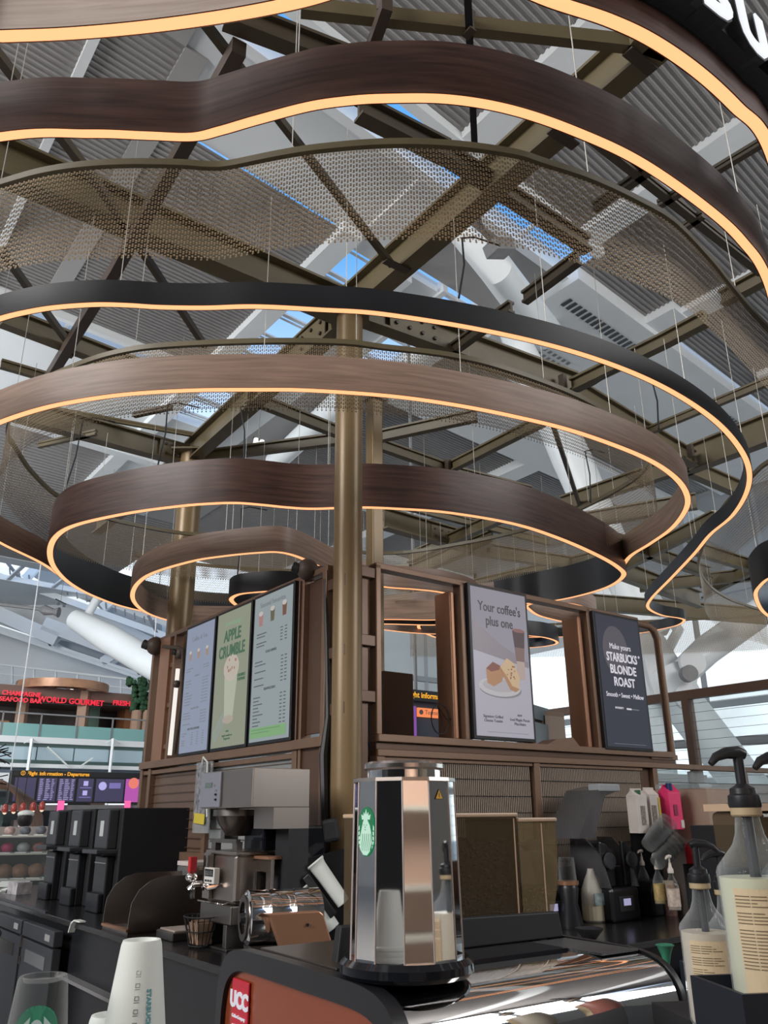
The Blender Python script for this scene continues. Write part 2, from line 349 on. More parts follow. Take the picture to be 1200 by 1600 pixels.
for (a, b, w, lab) in (((940, 880), (1010, 1000), .45, 'broad white member dropping below the dark loop on the right'),):
    t = thing('roof_strut', lab, 'strut', tuple(AY(a[0], a[1], 20)))
    make('plate', MB().beam(AY(a[0], a[1], 20), AY(b[0], b[1], 19.5), 1.2, .4, up=Vector((0, 1, 0))), white_b, t, world=True)
# far girders and panels at lower left
wf = struct('wall_far')
YF = 44
def vp(poly, m, name, d0=0., th=.4):
    P = [AY(x, y, YF-d0) for x, y in poly]; k = len(P); mb = MB()
    mb.v = P+[p+Vector((0, th, 0)) for p in P]; mb.f = [tuple(range(k)), tuple(range(k, 2*k))[::-1]]+[(i, (i+1) % k, k+(i+1) % k, k+i) for i in range(k)]
    return make(name, mb, m, wf)
vp([(-150, 850), (300, 990), (700, 985), (700, 1300), (-150, 1300)], white, 'wall_panel', -1.5)
lightgrey = mat('pale_grey_panel', (.30, .31, .31), .6, noise=.05, ns=.3)  # plain grey of the far panels
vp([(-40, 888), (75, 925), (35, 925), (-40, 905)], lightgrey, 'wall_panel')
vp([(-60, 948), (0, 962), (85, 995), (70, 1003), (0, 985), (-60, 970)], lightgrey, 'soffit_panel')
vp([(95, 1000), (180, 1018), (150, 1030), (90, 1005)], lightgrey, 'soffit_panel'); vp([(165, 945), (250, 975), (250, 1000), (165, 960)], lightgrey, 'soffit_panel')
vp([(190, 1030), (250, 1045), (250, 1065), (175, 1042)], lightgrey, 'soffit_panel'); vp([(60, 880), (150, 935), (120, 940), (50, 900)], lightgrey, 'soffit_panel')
skypane = em('rooflight_glow', (.86, .94, 1.), 1.0)
for poly in ([(-40, 868), (20, 890), (60, 910), (150, 945), (160, 955), (55, 922), (-40, 885)], [(-40, 962), (75, 1002), (70, 1010), (-40, 978)]):
    vp(poly, skypane, 'roof_window', .3, .1)
for (a, b, w) in (((-40, 884), (260, 992), .18), ((-40, 888), (260, 997), .18), ((-40, 968), (260, 1068), .18), ((-40, 974), (260, 1073), .18), ((40, 905), (62, 880), .5), ((160, 950), (180, 935), .5), ((75, 1005), (95, 990), .5), ((160, 1035), (190, 1015), .5), ((0, 865), (32, 905), .15), ((232, 962), (246, 990), .15)):
    make('girder', MB().beam(AY(*a, YF-1), AY(*b, YF-1), w, .2, up=Vector((0, 1, 0))), white_b if w > .17 else grey, wf)
for (a, b) in (((-10, 955), (90, 1000)), ((70, 975), (190, 1020))):
    make('girder', MB().beam(AY(*a, YF-2), AY(*b, YF-2), .7, .4, up=Vector((0, 1, 0))), white, wf)
for i in range(16):
    x = 15+i*15; y = 890+(x)*.36-10
    make('rail_bracket', MB().beam(AY(x, y+2, YF-1.2), AY(x+1, y+12, YF-1.2), .06, .06, up=Vector((0, 1, 0))), grey, wf)
def spot(lab, px, py, D=30, n=2, lit=True):
    t = thing('spotlight_bar', lab, 'spotlight', tuple(AY(px, py, D)))
    make('bar', MB().beam(AY(px-8, py-4, D), AY(px+8, py+4, D), .06, .06), dkgrey, t, world=True)
    h_ = AY(px, py, D); make('hanger', MB().tube([h_, Vector((h_.x, h_.y, ZR))], .012, 5), grey, t, world=True)
    for i in range(n):
        p = AY(px-4+i*9, py+5+i*3, D); make('lamp', MB().lathe([(0, .14), (.06, .14), (.08, 0), (0, 0)], 12, T(p.x, p.y, p.z)), em('lamp_glow', (1, .97, .9), 1.6) if lit else grey, t, world=True)
spot('pair of lit white spotlights under the skylight left of the front pole', 404, 688, 19)
spot('small unlit spotlight bar on the far white girder at left', 95, 940, 40, lit=False)
t = thing('floodlight', 'grey floodlight peeping below the chain curtain near the big diagonal beam', 'floodlight', tuple(AZ(780, 388, 11)))
p = AZ(780, 388, 11)
make('housing', MB().box(-.22, .22, -.18, .18, -.12, .12, T(*p) @ RZ(30) @ RY(-20)), grey, t, world=True, bevel=.02)
make('bracket', MB().tube([p, p+Vector((-.3, 0, .4)), p+Vector((-.5, 0, 2.1))], .05, 8), dkgrey, t, world=True)
# ------------------------------------------------------------------ far glazed walls
CORN = AY(760, 1275, 40); CORN = (CORN.x, CORN.y)
gw = struct('window_1'); mull = mat('window_mullion', (.30, .33, .36), .5)
def glazed(parent, ang, length, z1, step, zs):
    dv = Vector((math.cos(math.radians(ang)), math.sin(math.radians(ang)), 0)); o = Vector((*CORN, 0)); n = int(length/step)
    base = None
    for i in range(n+1):
        p = o+dv*step*i
        make('mullion', MB().beam(p, p+Vector((0, 0, z1)), .16, .16), mull, parent)
    for z in zs: make('transom', MB().beam(o+Vector((0, 0, z)), o+dv*length+Vector((0, 0, z)), .22, .22), mull, parent)
    zz = [0]+list(zs)+[z1]
    for i in range(n):
        for j in range(len(zz)-1):
            a = o+dv*step*i; b = o+dv*step*(i+1)
            make('pane', MB().quad(a+Vector((0, 0, zz[j])), b+Vector((0, 0, zz[j])), b+Vector((0, 0, zz[j+1])), a+Vector((0, 0, zz[j+1]))), pane_m, parent)
glazed(gw, UA-180, 36, 13.2, 3.0, (2.6, 5.2, 9.2))
gw2 = struct('window_2'); glazed(gw2, VA+180, 10.2, 13.2, 3.4, (2.6, 4.6, 7.4, 10.5))
for (a, b, lab) in (((1030, 1165), (1250, 1152), 'grey handrail pipe across the far glazing right of the white column'),):
    t = thing('handrail', lab, 'rail', tuple(AY(*a, 24))); make('pipe', MB().tube([AY(*a, 24), AY(*b, 22)], .12, 8), grey, t, world=True)
# ------------------------------------------------------------------ ceiling rings over the kiosk
def catmull(P, closed, sub=9):
    out = []; n = len(P)
    for i in range(n if closed else n-1):
        p0 = P[(i-1) % n] if closed else P[max(i-1, 0)]; p1 = P[i]; p2 = P[(i+1) % n]; p3 = P[(i+2) % n] if closed else P[min(i+2, n-1)]
        for k in range(sub):
            t = k/sub; out.append(.5*((2*p1)+(p2-p0)*t+(2*p0-5*p1+4*p2-p3)*t*t+(3*p1-p0-3*p2+p3)*t**3))
    if not closed: out.append(P[-1])
    return out
def path(pts, z, closed):
    P = []
    for p in pts:
        if len(p) == 3: P.append(Vector((p[1], p[2])))
        else: q = AZ(p[0], p[1], z); P.append(Vector((q.x, q.y)))
    return catmull(P, closed)
def normals(P, closed):
    n = len(P); N = []
    for i in range(n):
        d = (P[(i+1) % n]-P[i-1]) if closed else (P[min(i+1, n-1)]-P[max(i-1, 0)])
        d.normalize(); N.append(Vector((d.y, -d.x)))
    return N
def strip(P, N, off, z0, z1, closed, dz=None):
    mb = MB(); mb.uv = []; s = 0; L = [0]; n = len(P)
    for i in range(n): L.append(L[-1]+(P[(i+1) % n]-P[i]).length)
    for i, p in enumerate(P):
        q = p+N[i]*off; mb.v += [Vector((q.x, q.y, z0)), Vector((q.x, q.y, z1))]
    for i in range(n if closed else n-1):
        j = (i+1) % n; mb.f.append((2*i, 2*j, 2*j+1, 2*i+1)); mb.uv += [(L[i], 0), (L[i+1], 0), (L[i+1], z1-z0), (L[i], z1-z0)]
    return mb
def flat(P, N, o0, o1, z, closed, th=0):
    mb = MB(); n = len(P)
    for i, p in enumerate(P):
        a = p+N[i]*o0; b = p+N[i]*o1; mb.v += [Vector((a.x, a.y, z)), Vector((b.x, b.y, z))]
    for i in range(n if closed else n-1): j = (i+1) % n; mb.f.append((2*i, 2*j, 2*j+1, 2*i+1))
    return mb
ZB = 5.0
wire_cache = {}
def wires(P, N, z, t, every=1.1, cables=()):
    acc = every*.5; L = ZB-z; key = round(L, 3); cnt = 0
    if key not in wire_cache:
        me = bpy.data.meshes.new('hanging_wire'); b = MB().tube([(0, 0, 0), (0, 0, L)], .0022, 4)
        me.from_pydata([tuple(v) for v in b.v], [], b.f); me.materials.append(wire_m); wire_cache[key] = me
    for i in range(len(P)-1):
        acc += (P[i+1]-P[i]).length
        if acc > every and P[i].y > 0.5 and abs(P[i].x) < .62*P[i].y+1 and cnt < 60:
            acc = 0; cnt += 1; o = bpy.data.objects.new('hanging_wire', wire_cache[key]); C.objects.link(o); o.parent = t
            o.location = Vector((P[i].x, P[i].y, z))-t.location
def ring(label, pts, h, ht, outer, inner, closed=False, w=.05, every=1.1, led_m=None, name='ring_light'):
    z = H+h; P = path(pts, z, closed)
    if closed:
        A = sum(P[i].x*P[(i+1) % len(P)].y-P[(i+1) % len(P)].x*P[i].y for i in range(len(P)))
        if A < 0: P = P[::-1]
    else:
        if P[0].x > P[-1].x: P = P[::-1]      # travel left to right: outside faces the camera
    N = normals(P, closed); c = sum(P, Vector((0, 0)))/len(P)
    t = thing(name, label, 'ring light', (c.x, c.y, z), 0, 'ring lights over the kiosk')
    h2 = w/2
    if not closed and label.endswith(REV): N = [-n for n in N]
    make('outer_band', strip(P, N, h2, z, z+ht, closed), outer, t, smooth=True, world=True)
    make('inner_band', strip(P, N, -h2, z, z+ht, closed), inner, t, smooth=True, world=True)
    make('top_edge', flat(P, N, -h2, h2, z+ht, closed), black_band, t, world=True)
    make('edge_trim', flat(P, N, -h2, h2, z+.004, closed), blackm, t, world=True)
    make('light_strip', flat(P, N, -h2+.005, h2-.005, z, closed), led_m or led, t, world=True)
    wires(P, N, z+ht, t, every); return t
REV = '~'
ring('pale knotty timber band with wide warm light strip at the upper left corner', [('w', -5.5, 4.6), ('w', -3.6, 2.9), (-160, 64), (0, 57), (100, 53), (200, 45), (300, 33), (400, 17), (490, -3), (560, -28), (620, -60), (680, -110)], 2.5, .26, knot_wood, knot_wood, w=.055)
r0 = [(730, -60), (790, -30), (860, 1), (950, 31), (1020, 64), (1090, 112), (1150, 167), (1200, 226), ('w', 1.95, 3.15), ('w', 2.7, 4.2), ('w', 4.2, 5.4)]
ring('dark brown band with warm light strip below the shop sign letters', r0, 2.5, .15, dark_wood, dark_wood, w=.055)
ring('dark brown wavy band highest across the whole frame', [('w', -5.8, 5.2), ('w', -3.6, 3.2), ('w', -2.2, 2.55), (0, 214), (140, 209), (230, 212), (300, 214), (345, 204), (400, 188), (480, 167), (540, 158), (600, 154), (700, 155), (800, 172), (900, 206), (1000, 253), (1100, 322), (1160, 377), (1200, 440), ('w', 2.35, 4.1), ('w', 3.3, 5.3), ('w', 5, 7)], 2.4, .25, dark_wood, dark_wood, w=.05)
ring('slim matt black band running under the chain curtain and curling back on the right', [('w', -6.5, 6.5), ('w', -4.4, 4.6), (-170, 565), (-70, 522), (0, 498), (45, 487), (90, 480), (150, 476), (200, 477), (250, 480), (320, 481), (400, 479), (500, 484), (600, 491), (760, 517), (900, 551), (1010, 592), (1090, 637), (1140, 680), (1168, 725), (1168, 765), (1145, 805), (1110, 835), (1085, 865), (1050, 902), (1018, 935), (1013, 950), (1033, 961), (1062, 966), (1069, 970), (1058, 977), (1033, 983), (1000, 989), (920, 994), (820, 996)], 2.3, .125, black_band, black_band, w=.046)
r4 = [(0, 660), (60, 640), (120, 627), (200, 616), (300, 610), (400, 609), (480, 610), (600, 618), (700, 631), (800, 650), (900, 675), (1000, 712), (1050, 742), (1072, 770), (1072, 795), (1050, 825), (1015, 850), (985, 869), (965, 893), (935, 911), (900, 921), (850, 929), (800, 935), (691, 949), (599, 958), (500, 962), (400, 962), (300, 958), (205, 946), (150, 929), (110, 910), (65, 880), (0, 848), (-60, 810), (-90, 765), (-80, 710), (-40, 680)]
ring('pale brown band passing in front of the round pole', r4, 2.15, .205, pale_wood, pale_wood, True)
r5 = [(78, 862), (88, 838), (120, 820), (200, 802), (280, 791), (330, 787), (370, 786), (410, 789), (450, 793), (490, 795), (560, 793), (620, 795), (700, 801), (800, 818), (870, 840), (930, 866), (965, 886), (974, 900), (950, 917), (900, 932), (850, 941), (800, 946), (740, 964), (691, 976), (599, 975), (500, 974), (400, 974), (300, 969), (205, 951), (150, 933), (110, 912), (85, 887)]
ring('tall dark timber band behind the round pole, black inside', r5, 2.05, .33, dark_wood, black_band, True, w=.055)
r6 = [(207, 930), (215, 912), (240, 895), (300, 877), (350, 869), (400, 864), (435, 863), (465, 870), (500, 886), (540, 905), (600, 917), (650, 921), (691, 926), (735, 938), (745, 955), (691, 968), (599, 968), (500, 972), (400, 977), (315, 977), (290, 975), (258, 968), (230, 958), (213, 945)]
ring('small pale brown loop around the left pole', r6, 1.9, .205, pale_wood, pale_wood, True)
ring('small black loop half hidden behind the apple screen', [(362, 939), (370, 930), (395, 926), (440, 924), (500, 930), (530, 945), (500, 958), (440, 960), (385, 952)], 1.75, .17, black_band, black_band, True, every=.5)
ring('small navy loop with its tip inside the open bay beside the round pole', [(654, 979), (664, 972), (693, 968), (740, 975), (800, 990), (850, 996), (870, 1003), (862, 1008), (825, 1012), (760, 1010), (693, 999), (664, 989)], 2.2, .2, black_band, mat('navy_band', (.03, .042, .06), .4), True)
ring('pale loop tip seen in the open bay right of the grilled cheese screen', [(828, 953), (824, 946), (850, 941), (900, 945), (930, 960), (915, 974), (885, 972), (860, 967), (840, 961)], 2.25, .2, pale_wood, pale_wood, True)
ring('lowest pale band behind the open bay beside the round pole', [(470, 965), (540, 976), (599, 984), (662, 990), (740, 991), (800, 988)], 2.15, .22, pale_wood, pale_wood)
ring('black loop entering at the right edge', [(1181, 932), (1188, 915), (1210, 900), (1260, 890), (1330, 905), (1340, 945), (1290, 975), (1230, 975), (1195, 958)], 2.1, .35, black_band, mat('navy_band', (.03, .042, .06), .4), True)
# chain curtains
def curtain(label, pts, h, ht, closed, pitch=.0122, every=1.3):
    z = H+h; P = path(pts, z, closed); N = normals(P, closed); c = sum(P, Vector((0, 0)))/len(P)
    t = thing('chain_curtain', label, 'chain curtain', (c.x, c.y, z), 0, 'bronze chain curtains between the rings')
    n = len(P); Q = P+[P[0]] if closed else P; NN = N+[N[0]] if closed else N
    rail = MB()
    for o0, o1, z0, z1 in ((-.012, .012, z-.006, z+.026),):
        for i in range(len(Q)-1):
            a0 = Q[i]+NN[i]*o0; a1 = Q[i]+NN[i]*o1; b0 = Q[i+1]+NN[i+1]*o0; b1 = Q[i+1]+NN[i+1]*o1
            v = lambda p, zz: Vector((p.x, p.y, zz))
            rail.quad(v(a0, z0), v(b0, z0), v(b0, z1), v(a0, z1)); rail.quad(v(a1, z0), v(a1, z1), v(b1, z1), v(b1, z0))
            rail.quad(v(a0, z0), v(a1, z0), v(b1, z0), v(b0, z0)); rail.quad(v(a0, z1), v(b0, z1), v(b1, z1), v(a1, z1))
    make('top_rail', rail, olive, t, world=True)
    mb = MB(); V = mb.v; Fc = mb.f; rem = 0.; rows = int(ht/.0122); col = 0
    for i in range(len(Q)-1):
        d = Q[i+1]-Q[i]; L = d.length
        if L < 1e-6: continue
        s = rem
        while s < L:
            p = Q[i]+d*(s/L); nx = NN[i]; tx = d/L
            if p.y > .3 and abs(p.x) < .6*p.y+.8:
                k0 = rows+(col % 2)
                for r in range(k0):
                    zz = z-.012-r*.0122-(.006 if col % 2 else 0); k = len(V); fo = .004 if r % 2 else -.004
                    V.append(Vector((p.x-tx.x*.0055, p.y-tx.y*.0055, zz-.004))); V.append(Vector((p.x+nx.x*fo, p.y+nx.y*fo, zz)))
                    V.append(Vector((p.x+tx.x*.0055, p.y+tx.y*.0055, zz-.004))); V.append(Vector((p.x+nx.x*fo, p.y+nx.y*fo, zz-.0125)))
                    Fc.append((k, k+1, k+2, k+3))
            s += pitch; col += 1
        rem = s-L
    me = bpy.data.meshes.new('chain'); loc = t.location
    me.from_pydata([(v.x-loc.x, v.y-loc.y, v.z-loc.z) for v in V], [], Fc); me.materials.append(chain_m)
    o = bpy.data.objects.new('chain', me); C.objects.link(o); o.parent = t; o['kind'] = 'stuff'
    wires(P, N, z+.04, t, every); return t
m1 = [('w', -6, 5.6), ('w', -4, 4.1), (-120, 325), (0, 290), (65, 272), (130, 262), (200, 258), (280, 259), (325, 262), (360, 260), (435, 245), (500, 235), (600, 227), (700, 229), (800, 242), (850, 257), (920, 280), (990, 312), (1050, 347), (1105, 403), (1135, 440), (1165, 477), (1200, 515), (1245, 565), (1280, 640), (1250, 700), (1200, 724), (1175, 746), (1130, 795), (1104, 840), (1092, 886), (1109, 917), (1140, 937), (1173, 949), (1195, 957), (1180, 964), (1100, 968), (1000, 972), (900, 975), (800, 978), (640, 975)]
curtain('bronze chain curtain sweeping below the dark brown wavy band and folding back at right', m1, 2.6, .46, False)
m2 = [(24, 702), (12, 680), (20, 645), (60, 602), (115, 575), (175, 555), (250, 543), (400, 536), (530, 537), (600, 545), (700, 557), (785, 577), (900, 620), (980, 668), (1015, 705), (998, 745), (920, 790), (837, 824), (730, 849), (600, 866), (450, 850), (341, 838), (273, 833), (162, 810), (95, 780), (50, 740)]
curtain('bronze chain curtain inside the pale brown band around the round pole', m2, 2.6, .42, True)
curtain('bronze chain curtain seen over the small pale loop behind the left pole', [(210, 868), (280, 880), (360, 888), (450, 893), (560, 892), (640, 884)], 2.45, .36, False)
# shop sign letters on the outer dark band
z = H+2.5; P = path(r0, z, False); N = normals(P, False); L = [0]
for i in range(len(P)-1): L.append(L[-1]+(P[i+1]-P[i]).length)
def at_len(s):
    for i in range(len(P)-1):
        if L[i+1] >= s: f = (s-L[i])/(L[i+1]-L[i]); return P[i].lerp(P[i+1], f), N[i]
    return P[-1], N[-1]
b_i = min(range(len(P)), key=lambda i: (P[i]-AZ(1108, 30, z+.13).xy).length); sB = L[b_i]; stp = .245
t = thing('shop_sign', 'raised white shop sign letters standing on a black backing at top right', 'sign', (P[b_i].x, P[b_i].y, z+.12))
sign_face = em('sign_white', (.93, .96, 1), .95)
for k, ch in enumerate('STARBUCKS'):
    s = sB+(k-4)*stp
    if s < .02 or s > L[-1]: continue
    p, n = at_len(s); q = p+n*.13; ang = math.degrees(math.atan2(n.y, n.x))+90
    M = T(q.x, q.y, z+.235) @ RZ(ang) @ RX(90)
    f = text_mesh(ch, .30, bold=.014, ext=.004); g = text_mesh(ch, .30, bold=.022, ext=.035)
    g.v = [M @ (v+Vector((0, 0, -.04))) for v in g.v]; f.v = [M @ v for v in f.v]
    a = make('letter', g, blackm, t, world=True); b2 = make('letter_face', f, sign_face, a)
    b2.data.transform(t.matrix_world.inverted())
mb = strip(P, N, .035, z+.12, z+.20, False); make('backing_board', mb, blackm, t, world=True)
mb = flat(P, N, .03, .10, z+.125, False); make('backing_shelf', mb, blackm, t, world=True)
# ------------------------------------------------------------------ steel canopy frame above the rings
cf = thing('canopy_frame', 'olive painted steel beam canopy above the hanging rings', 'steel frame', tuple(AZ(545, 500, ZB)))
def bm_(a, b, w=.1, h=.16, m=olive, z=ZB, name='beam', ext=0, zo=0, I=True):
    A = AZ(*a, z); B = AZ(*b, z); d = (B-A).normalized(); A = A-d*ext; B = B+d*ext; A.z = B.z = z+h/2+zo
    mb = MB(); (mb.ibeam if I else mb.beam)(A, B, w, h)
    return make(name, mb, m, cf, world=True)
big = dict(w=.13, h=.26)
bm_((1040, 75), (555, 490), **big, ext=.15); bm_((545, 505), (300, 722), **big, ext=.1); bm_((290, 730), (150, 835), w=.12, h=.2)
bm_((540, 505), (-60, 255), w=.15, h=.26); bm_((565, 505), (900, 622), w=.12, h=.24); bm_((900, 622), (1085, 730), w=.10, h=.18)
bm_((0, 508), (270, 610), w=.09, h=.16); bm_((-40, 640), (300, 730), w=.12, h=.22); bm_((60, 675), (300, 716), w=.03, h=.05, zo=.24)
bm_((310, 722), (530, 694), w=.07, h=.12); bm_((385, 628), (530, 684), w=.07, h=.12)
bm_((585, 692), (745, 658), w=.07, h=.12); bm_((585, 700), (700, 740), w=.07, h=.12); bm_((700, 740), (850, 665), w=.07, h=.12); bm_((700, 742), (830, 775), w=.07, h=.12)
bm_((600, 826), (760, 870), w=.14, h=.28); bm_((600, 806), (860, 868), w=.06, h=.1, zo=.15); bm_((640, 880), (820, 800), w=.1, h=.16)
bm_((600, 920), (770, 850), w=.1, h=.2); bm_((760, 870), (960, 900), w=.1, h=.2); bm_((690, 935), (950, 878), w=.1, h=.2); bm_((580, 912), (740, 945), w=.1, h=.16)
bm_((1070, 742), (1230, 682), w=.13, h=.3); bm_((1075, 735), (880, 800), w=.1, h=.2); bm_((1075, 742), (1160, 778), w=.1, h=.2)
bm_((895, 612), (1040, 542), w=.08, h=.12); bm_((1040, 542), (1105, 508), w=.08, h=.12); bm_((1130, 478), (1230, 425), w=.08, h=.12)
bm_((1000, 685), (1230, 590), w=.05, h=.08); bm_((820, 475), (905, 412), w=.06, h=.1, m=olive_d); bm_((700, 560), (800, 488), w=.06, h=.1, m=olive_d)
bm_((930, 890), (1095, 950), w=.14, h=.3); bm_((950, 850), (1110, 905), w=.1, h=.2); bm_((880, 830), (1090, 795), w=.1, h=.2); bm_((950, 905), (1120, 820), w=.1, h=.2)
bm_((1000, 925), (1200, 905), w=.1, h=.2); bm_((900, 952), (1200, 975), w=.14, h=.3); bm_((1100, 935), (1230, 870), w=.1, h=.2); bm_((1080, 865), (1230, 910), w=.1, h=.2)
bm_((60, 700), (150, 680), w=.04, h=.06); bm_((0, 575), (70, 595), w=.05, h=.08); bm_((205, 688), (265, 676), w=.05, h=.05, zo=.25, m=olive_d)
bm_((985, 78), (470, 22), w=.05, h=.08, m=olive, I=False); bm_((985, 70), (1040, 90), w=.05, h=.08)
bm_((375, 60), (185, 405), w=.07, h=.09, m=rustb, zo=-.1, I=False); bm_((185, 405), (72, 592), w=.07, h=.09, m=rustb, zo=-.1, I=False)
bm_((350, 38), (560, 118), w=.08, h=.14, m=olive_d); bm_((560, 195), (700, 265), w=.09, h=.14, m=olive_d, zo=.05); bm_((700, 265), (920, 405), w=.08, h=.12, m=olive_d, zo=.05)
bm_((310, 30), (612, 418), w=.035, h=.05, m=olive_d, I=False); bm_((-10, 85), (150, 290), w=.045, h=.05, m=olive_d, I=False); bm_((150, 290), (320, 545), w=.04, h=.05, m=olive_d, I=False)
bm_((0, 395), (110, 545), w=.04, h=.05, m=olive_d, I=False); bm_((605, -10), (575, 75), w=.05, h=.07, m=rustb, zo=-.1, I=False)
bm_((880, 185), (1190, 430), w=.05, h=.06, m=olive_d); bm_((1045, 250), (930, 330), w=.05, h=.06, m=olive_d); bm_((1030, 325), (1230, 205), w=.04, h=.05, m=olive_d); bm_((1070, 360), (1100, 340), w=.04, h=.05, m=olive_d)
bm_((730, -20), (742, 235), w=.035, h=.05, m=blackm, I=False); bm_((860, 655), (905, 790), w=.04, h=.06, m=rustb, I=False)
# gusset plates and bolts
for (px, py) in ((880, 215), (1000, 95), (620, 415)):
    p = AZ(px, py, ZB-.005); make('cross_plate', MB().box(-.10, .10, -.03, .03, -.010, 0, T(*p) @ RZ(37)), rustb, cf, world=True)
def plate(px, py, ang, L=.42, z=ZB+.13, off=.08, rows=2, cols=4):
    p = AZ(px, py, z); M = T(*p) @ RZ(ang)
    g = make('gusset_plate', MB().box(-L/2, L/2, -off-.006, -off+.006, -.1, .1, M), olive, cf, world=True)
    for i in range(cols):
        for j in range(rows):
            b = make('bolt', MB().lathe([(0, 0), (.017, 0), (.015, .018), (0, .02)], 8, M @ T(-L/2+.06+i*(L-.12)/(cols-1), -off-.006, -.05+j*.1) @ RX(90)), rustb, g)
            b.data.transform(cf.matrix_world.inverted())
plate(640, 515, 37, .5, off=.07); plate(500, 530, -53.5, .4, off=.075, cols=3); plate(270, 708, 37, .34, z=ZB+.11, off=.07); plate(690, 838, 37, .5, off=.08, z=ZB+.14)
for (x, y) in ((600, 8), (733, 50), (1080, 712), (700, 735), (110, 555), (300, 715), (880, 605), (765, 862)):
    p = AZ(x, y, ZB); make('clamp', MB().box(-.02, .02, -.03, .03, -.012, .12, T(*p) @ RZ(37)), rustb, cf, world=True)
# power cables
def cable(label, pts):
    t = thing('power_cable', label, 'cable', tuple(pts[0])); make('cable', MB().tube(pts, .006, 6), cable_m, t, smooth=True, world=True)
def drop(label, a, b, z0, z1):
    A = AZ(*a, z0); B = AZ(*b, z1); M_ = A.lerp(B, .5)+Vector((.02, 0, .0)); cable(label, [A+Vector((.25, .1, .02)), A+Vector((.08, .03, .03)), A, M_, B])
drop('black cable hanging left of the tall dark band', (130, 655), (97, 780), 4.9, H+2.38)
drop('black cable hanging above the tall dark band near the steel joint', (262, 632), (246, 730), 4.9, H+2.38)
drop('black cable hanging from the beam joint above the tall dark band', (376, 636), (381, 720), 4.9, H+2.38)
drop('short black cable hanging onto the slim black band beside the big diagonal beam', (722, 372), (717, 465), 4.9, H+2.43)
drop('black cable hanging inside the slim black band at right', (1018, 592), (1029, 670), 4.95, H+2.4)
drop('black cable hanging behind the chain curtain above the right end of the dark band', (914, 705), (923, 785), 4.9, H+2.4)
drop('black cable hanging over the small pale loop', (377, 795), (370, 905), 4.5, H+2.0)
cable('black cable looping along the beam right of centre', [AZ(860, 602, 4.96), AZ(880, 608, 4.94), AZ(905, 612, 4.93), AZ(930, 600, 4.95), AZ(960, 580, 4.98)])
# poles
def pole(label, px, y, ztop, r=.095, z0=0, square=False, rz=0):
    p = AY(px, 1200, y); t = thing('support_pole', label, 'pole', (p.x, p.y, 0), rz)
    if square: make('shaft', MB().box(-r, r, -r, r, z0, ztop), brass, t, bevel=.008)
    else: make('shaft', MB().tube([(0, 0, z0), (0, 0, ztop)], r, 32), brass, t, smooth=True)
    make('cap_plate', MB().box(-r*1.5, r*1.5, -r*1.5, r*1.5, ztop-.02, ztop), olive, t)
    return t
pole('round bronze pole in front of the corner of the menu walls', 541, 5.12, ZB)
pole('round bronze pole behind the far end of the left menu wall', 262, 7.75, ZB+.1, .12)
pole('square bronze post close behind the round front pole', 587, 6.6, ZB+.1, .055, square=True, rz=37)
pole('broad olive post behind the dark poster screen, under the beams', 935, 13, ZB+.1, .11, square=True, rz=37)
# ------------------------------------------------------------------ kiosk menu walls
L0 = AY(515, 1150, 5.2); R0 = AY(583, 1150, 5.2)
LW = thing('menu_wall', 'bronze framed menu wall left of the round pole with three tall screens', 'partition', (L0.x, L0.y, 0), -53.5)
RW = thing('poster_wall', 'bronze framed wall right of the round pole with two posters and open bays', 'partition', (R0.x, R0.y, 0), 37.5)
def fbox(par, x0, x1, z0, z1, y0=-.04, y1=.04, m=bronze, name='frame_rail', bevel=.004): return make(name, MB().box(x0, x1, y0, y1, z0, z1), m, par, bevel=bevel)
# left wall: local x runs from -3.0 (far) to 0 (near)
for x, w in ((-.03, .05), (-.3, .03)): fbox(LW, x-w/2, x+w/2, .9, 3.1, name='frame_post')
fbox(LW, -.34, -.0, .9, 2.0, -.02, .03, m=bronze_d, name='corner_panel'); fbox(LW, -.28, -.06, 2.04, 3.05, .0, .02, m=bronze_d, name='corner_panel')
fbox(LW, -3.05, 0, 1.95, 2.01, -.06, .06); fbox(LW, -3.05, -.33, 1.90, 1.935, -.03, .05); fbox(LW, -2.95, 0, 3.07, 3.11, -.035, .035)
fbox(LW, -3.05, 0, 1.24, 1.30, -.05, .05); fbox(LW, -3.05, 0, .88, 1.24, -.0, .03, m=bronze_d, name='kick_panel')
for x in (-3.03, -2.84, -1.66, -.36): fbox(LW, x-.03, x+.03, .88, 1.95, name='frame_post')
for x, w, y1 in ((-3.0, .05, .04), (-2.72, .22, .03), (-2.5, .04, .04), (-2.2, .03, .04)):
    fbox(LW, x-w/2, x+w/2, 2.0, 3.08, -.04, y1, name='frame_post', m=copper if w > .1 else bronze)
fbox(LW, -.36, -.345, 2.0, 3.08, name='frame_post')
for z in (2.1, 2.45, 2.8): fbox(LW, -2.62, -2.5, z, z+.04, -.02, .05, name='hinge_bracket')
for i in range(9): fbox(LW, -2.81, -.39, 1.33+i*.068, 1.334+i*.068, -.012, -.006, m=bronze_d, name='glazing_wire', bevel=0)
fbox(LW, -2.81, -1.69, 1.3, 1.9, .01, .02, m=mat('brown_panel', (.13, .085, .062), .3, noise=.1, ns=3), name='lower_panel')
fbox(LW, -1.63, -.39, 1.3, 1.9, .01, .02, m=mat('brown_panel', (.13, .085, .062), .3), name='lower_panel')
make('lower_glass', MB().box(-1.63, -.39, -.005, .0, 1.3, 1.9), glass, LW)
fbox(LW, -1.62, -1.18, 1.76, 1.87, -.02, -.005, m=mat('glass_reflection_paint', (.45, .52, .52), .15), name='reflection_patch', bevel=0)  # pale opaque box painted as a reflection on the lower glass
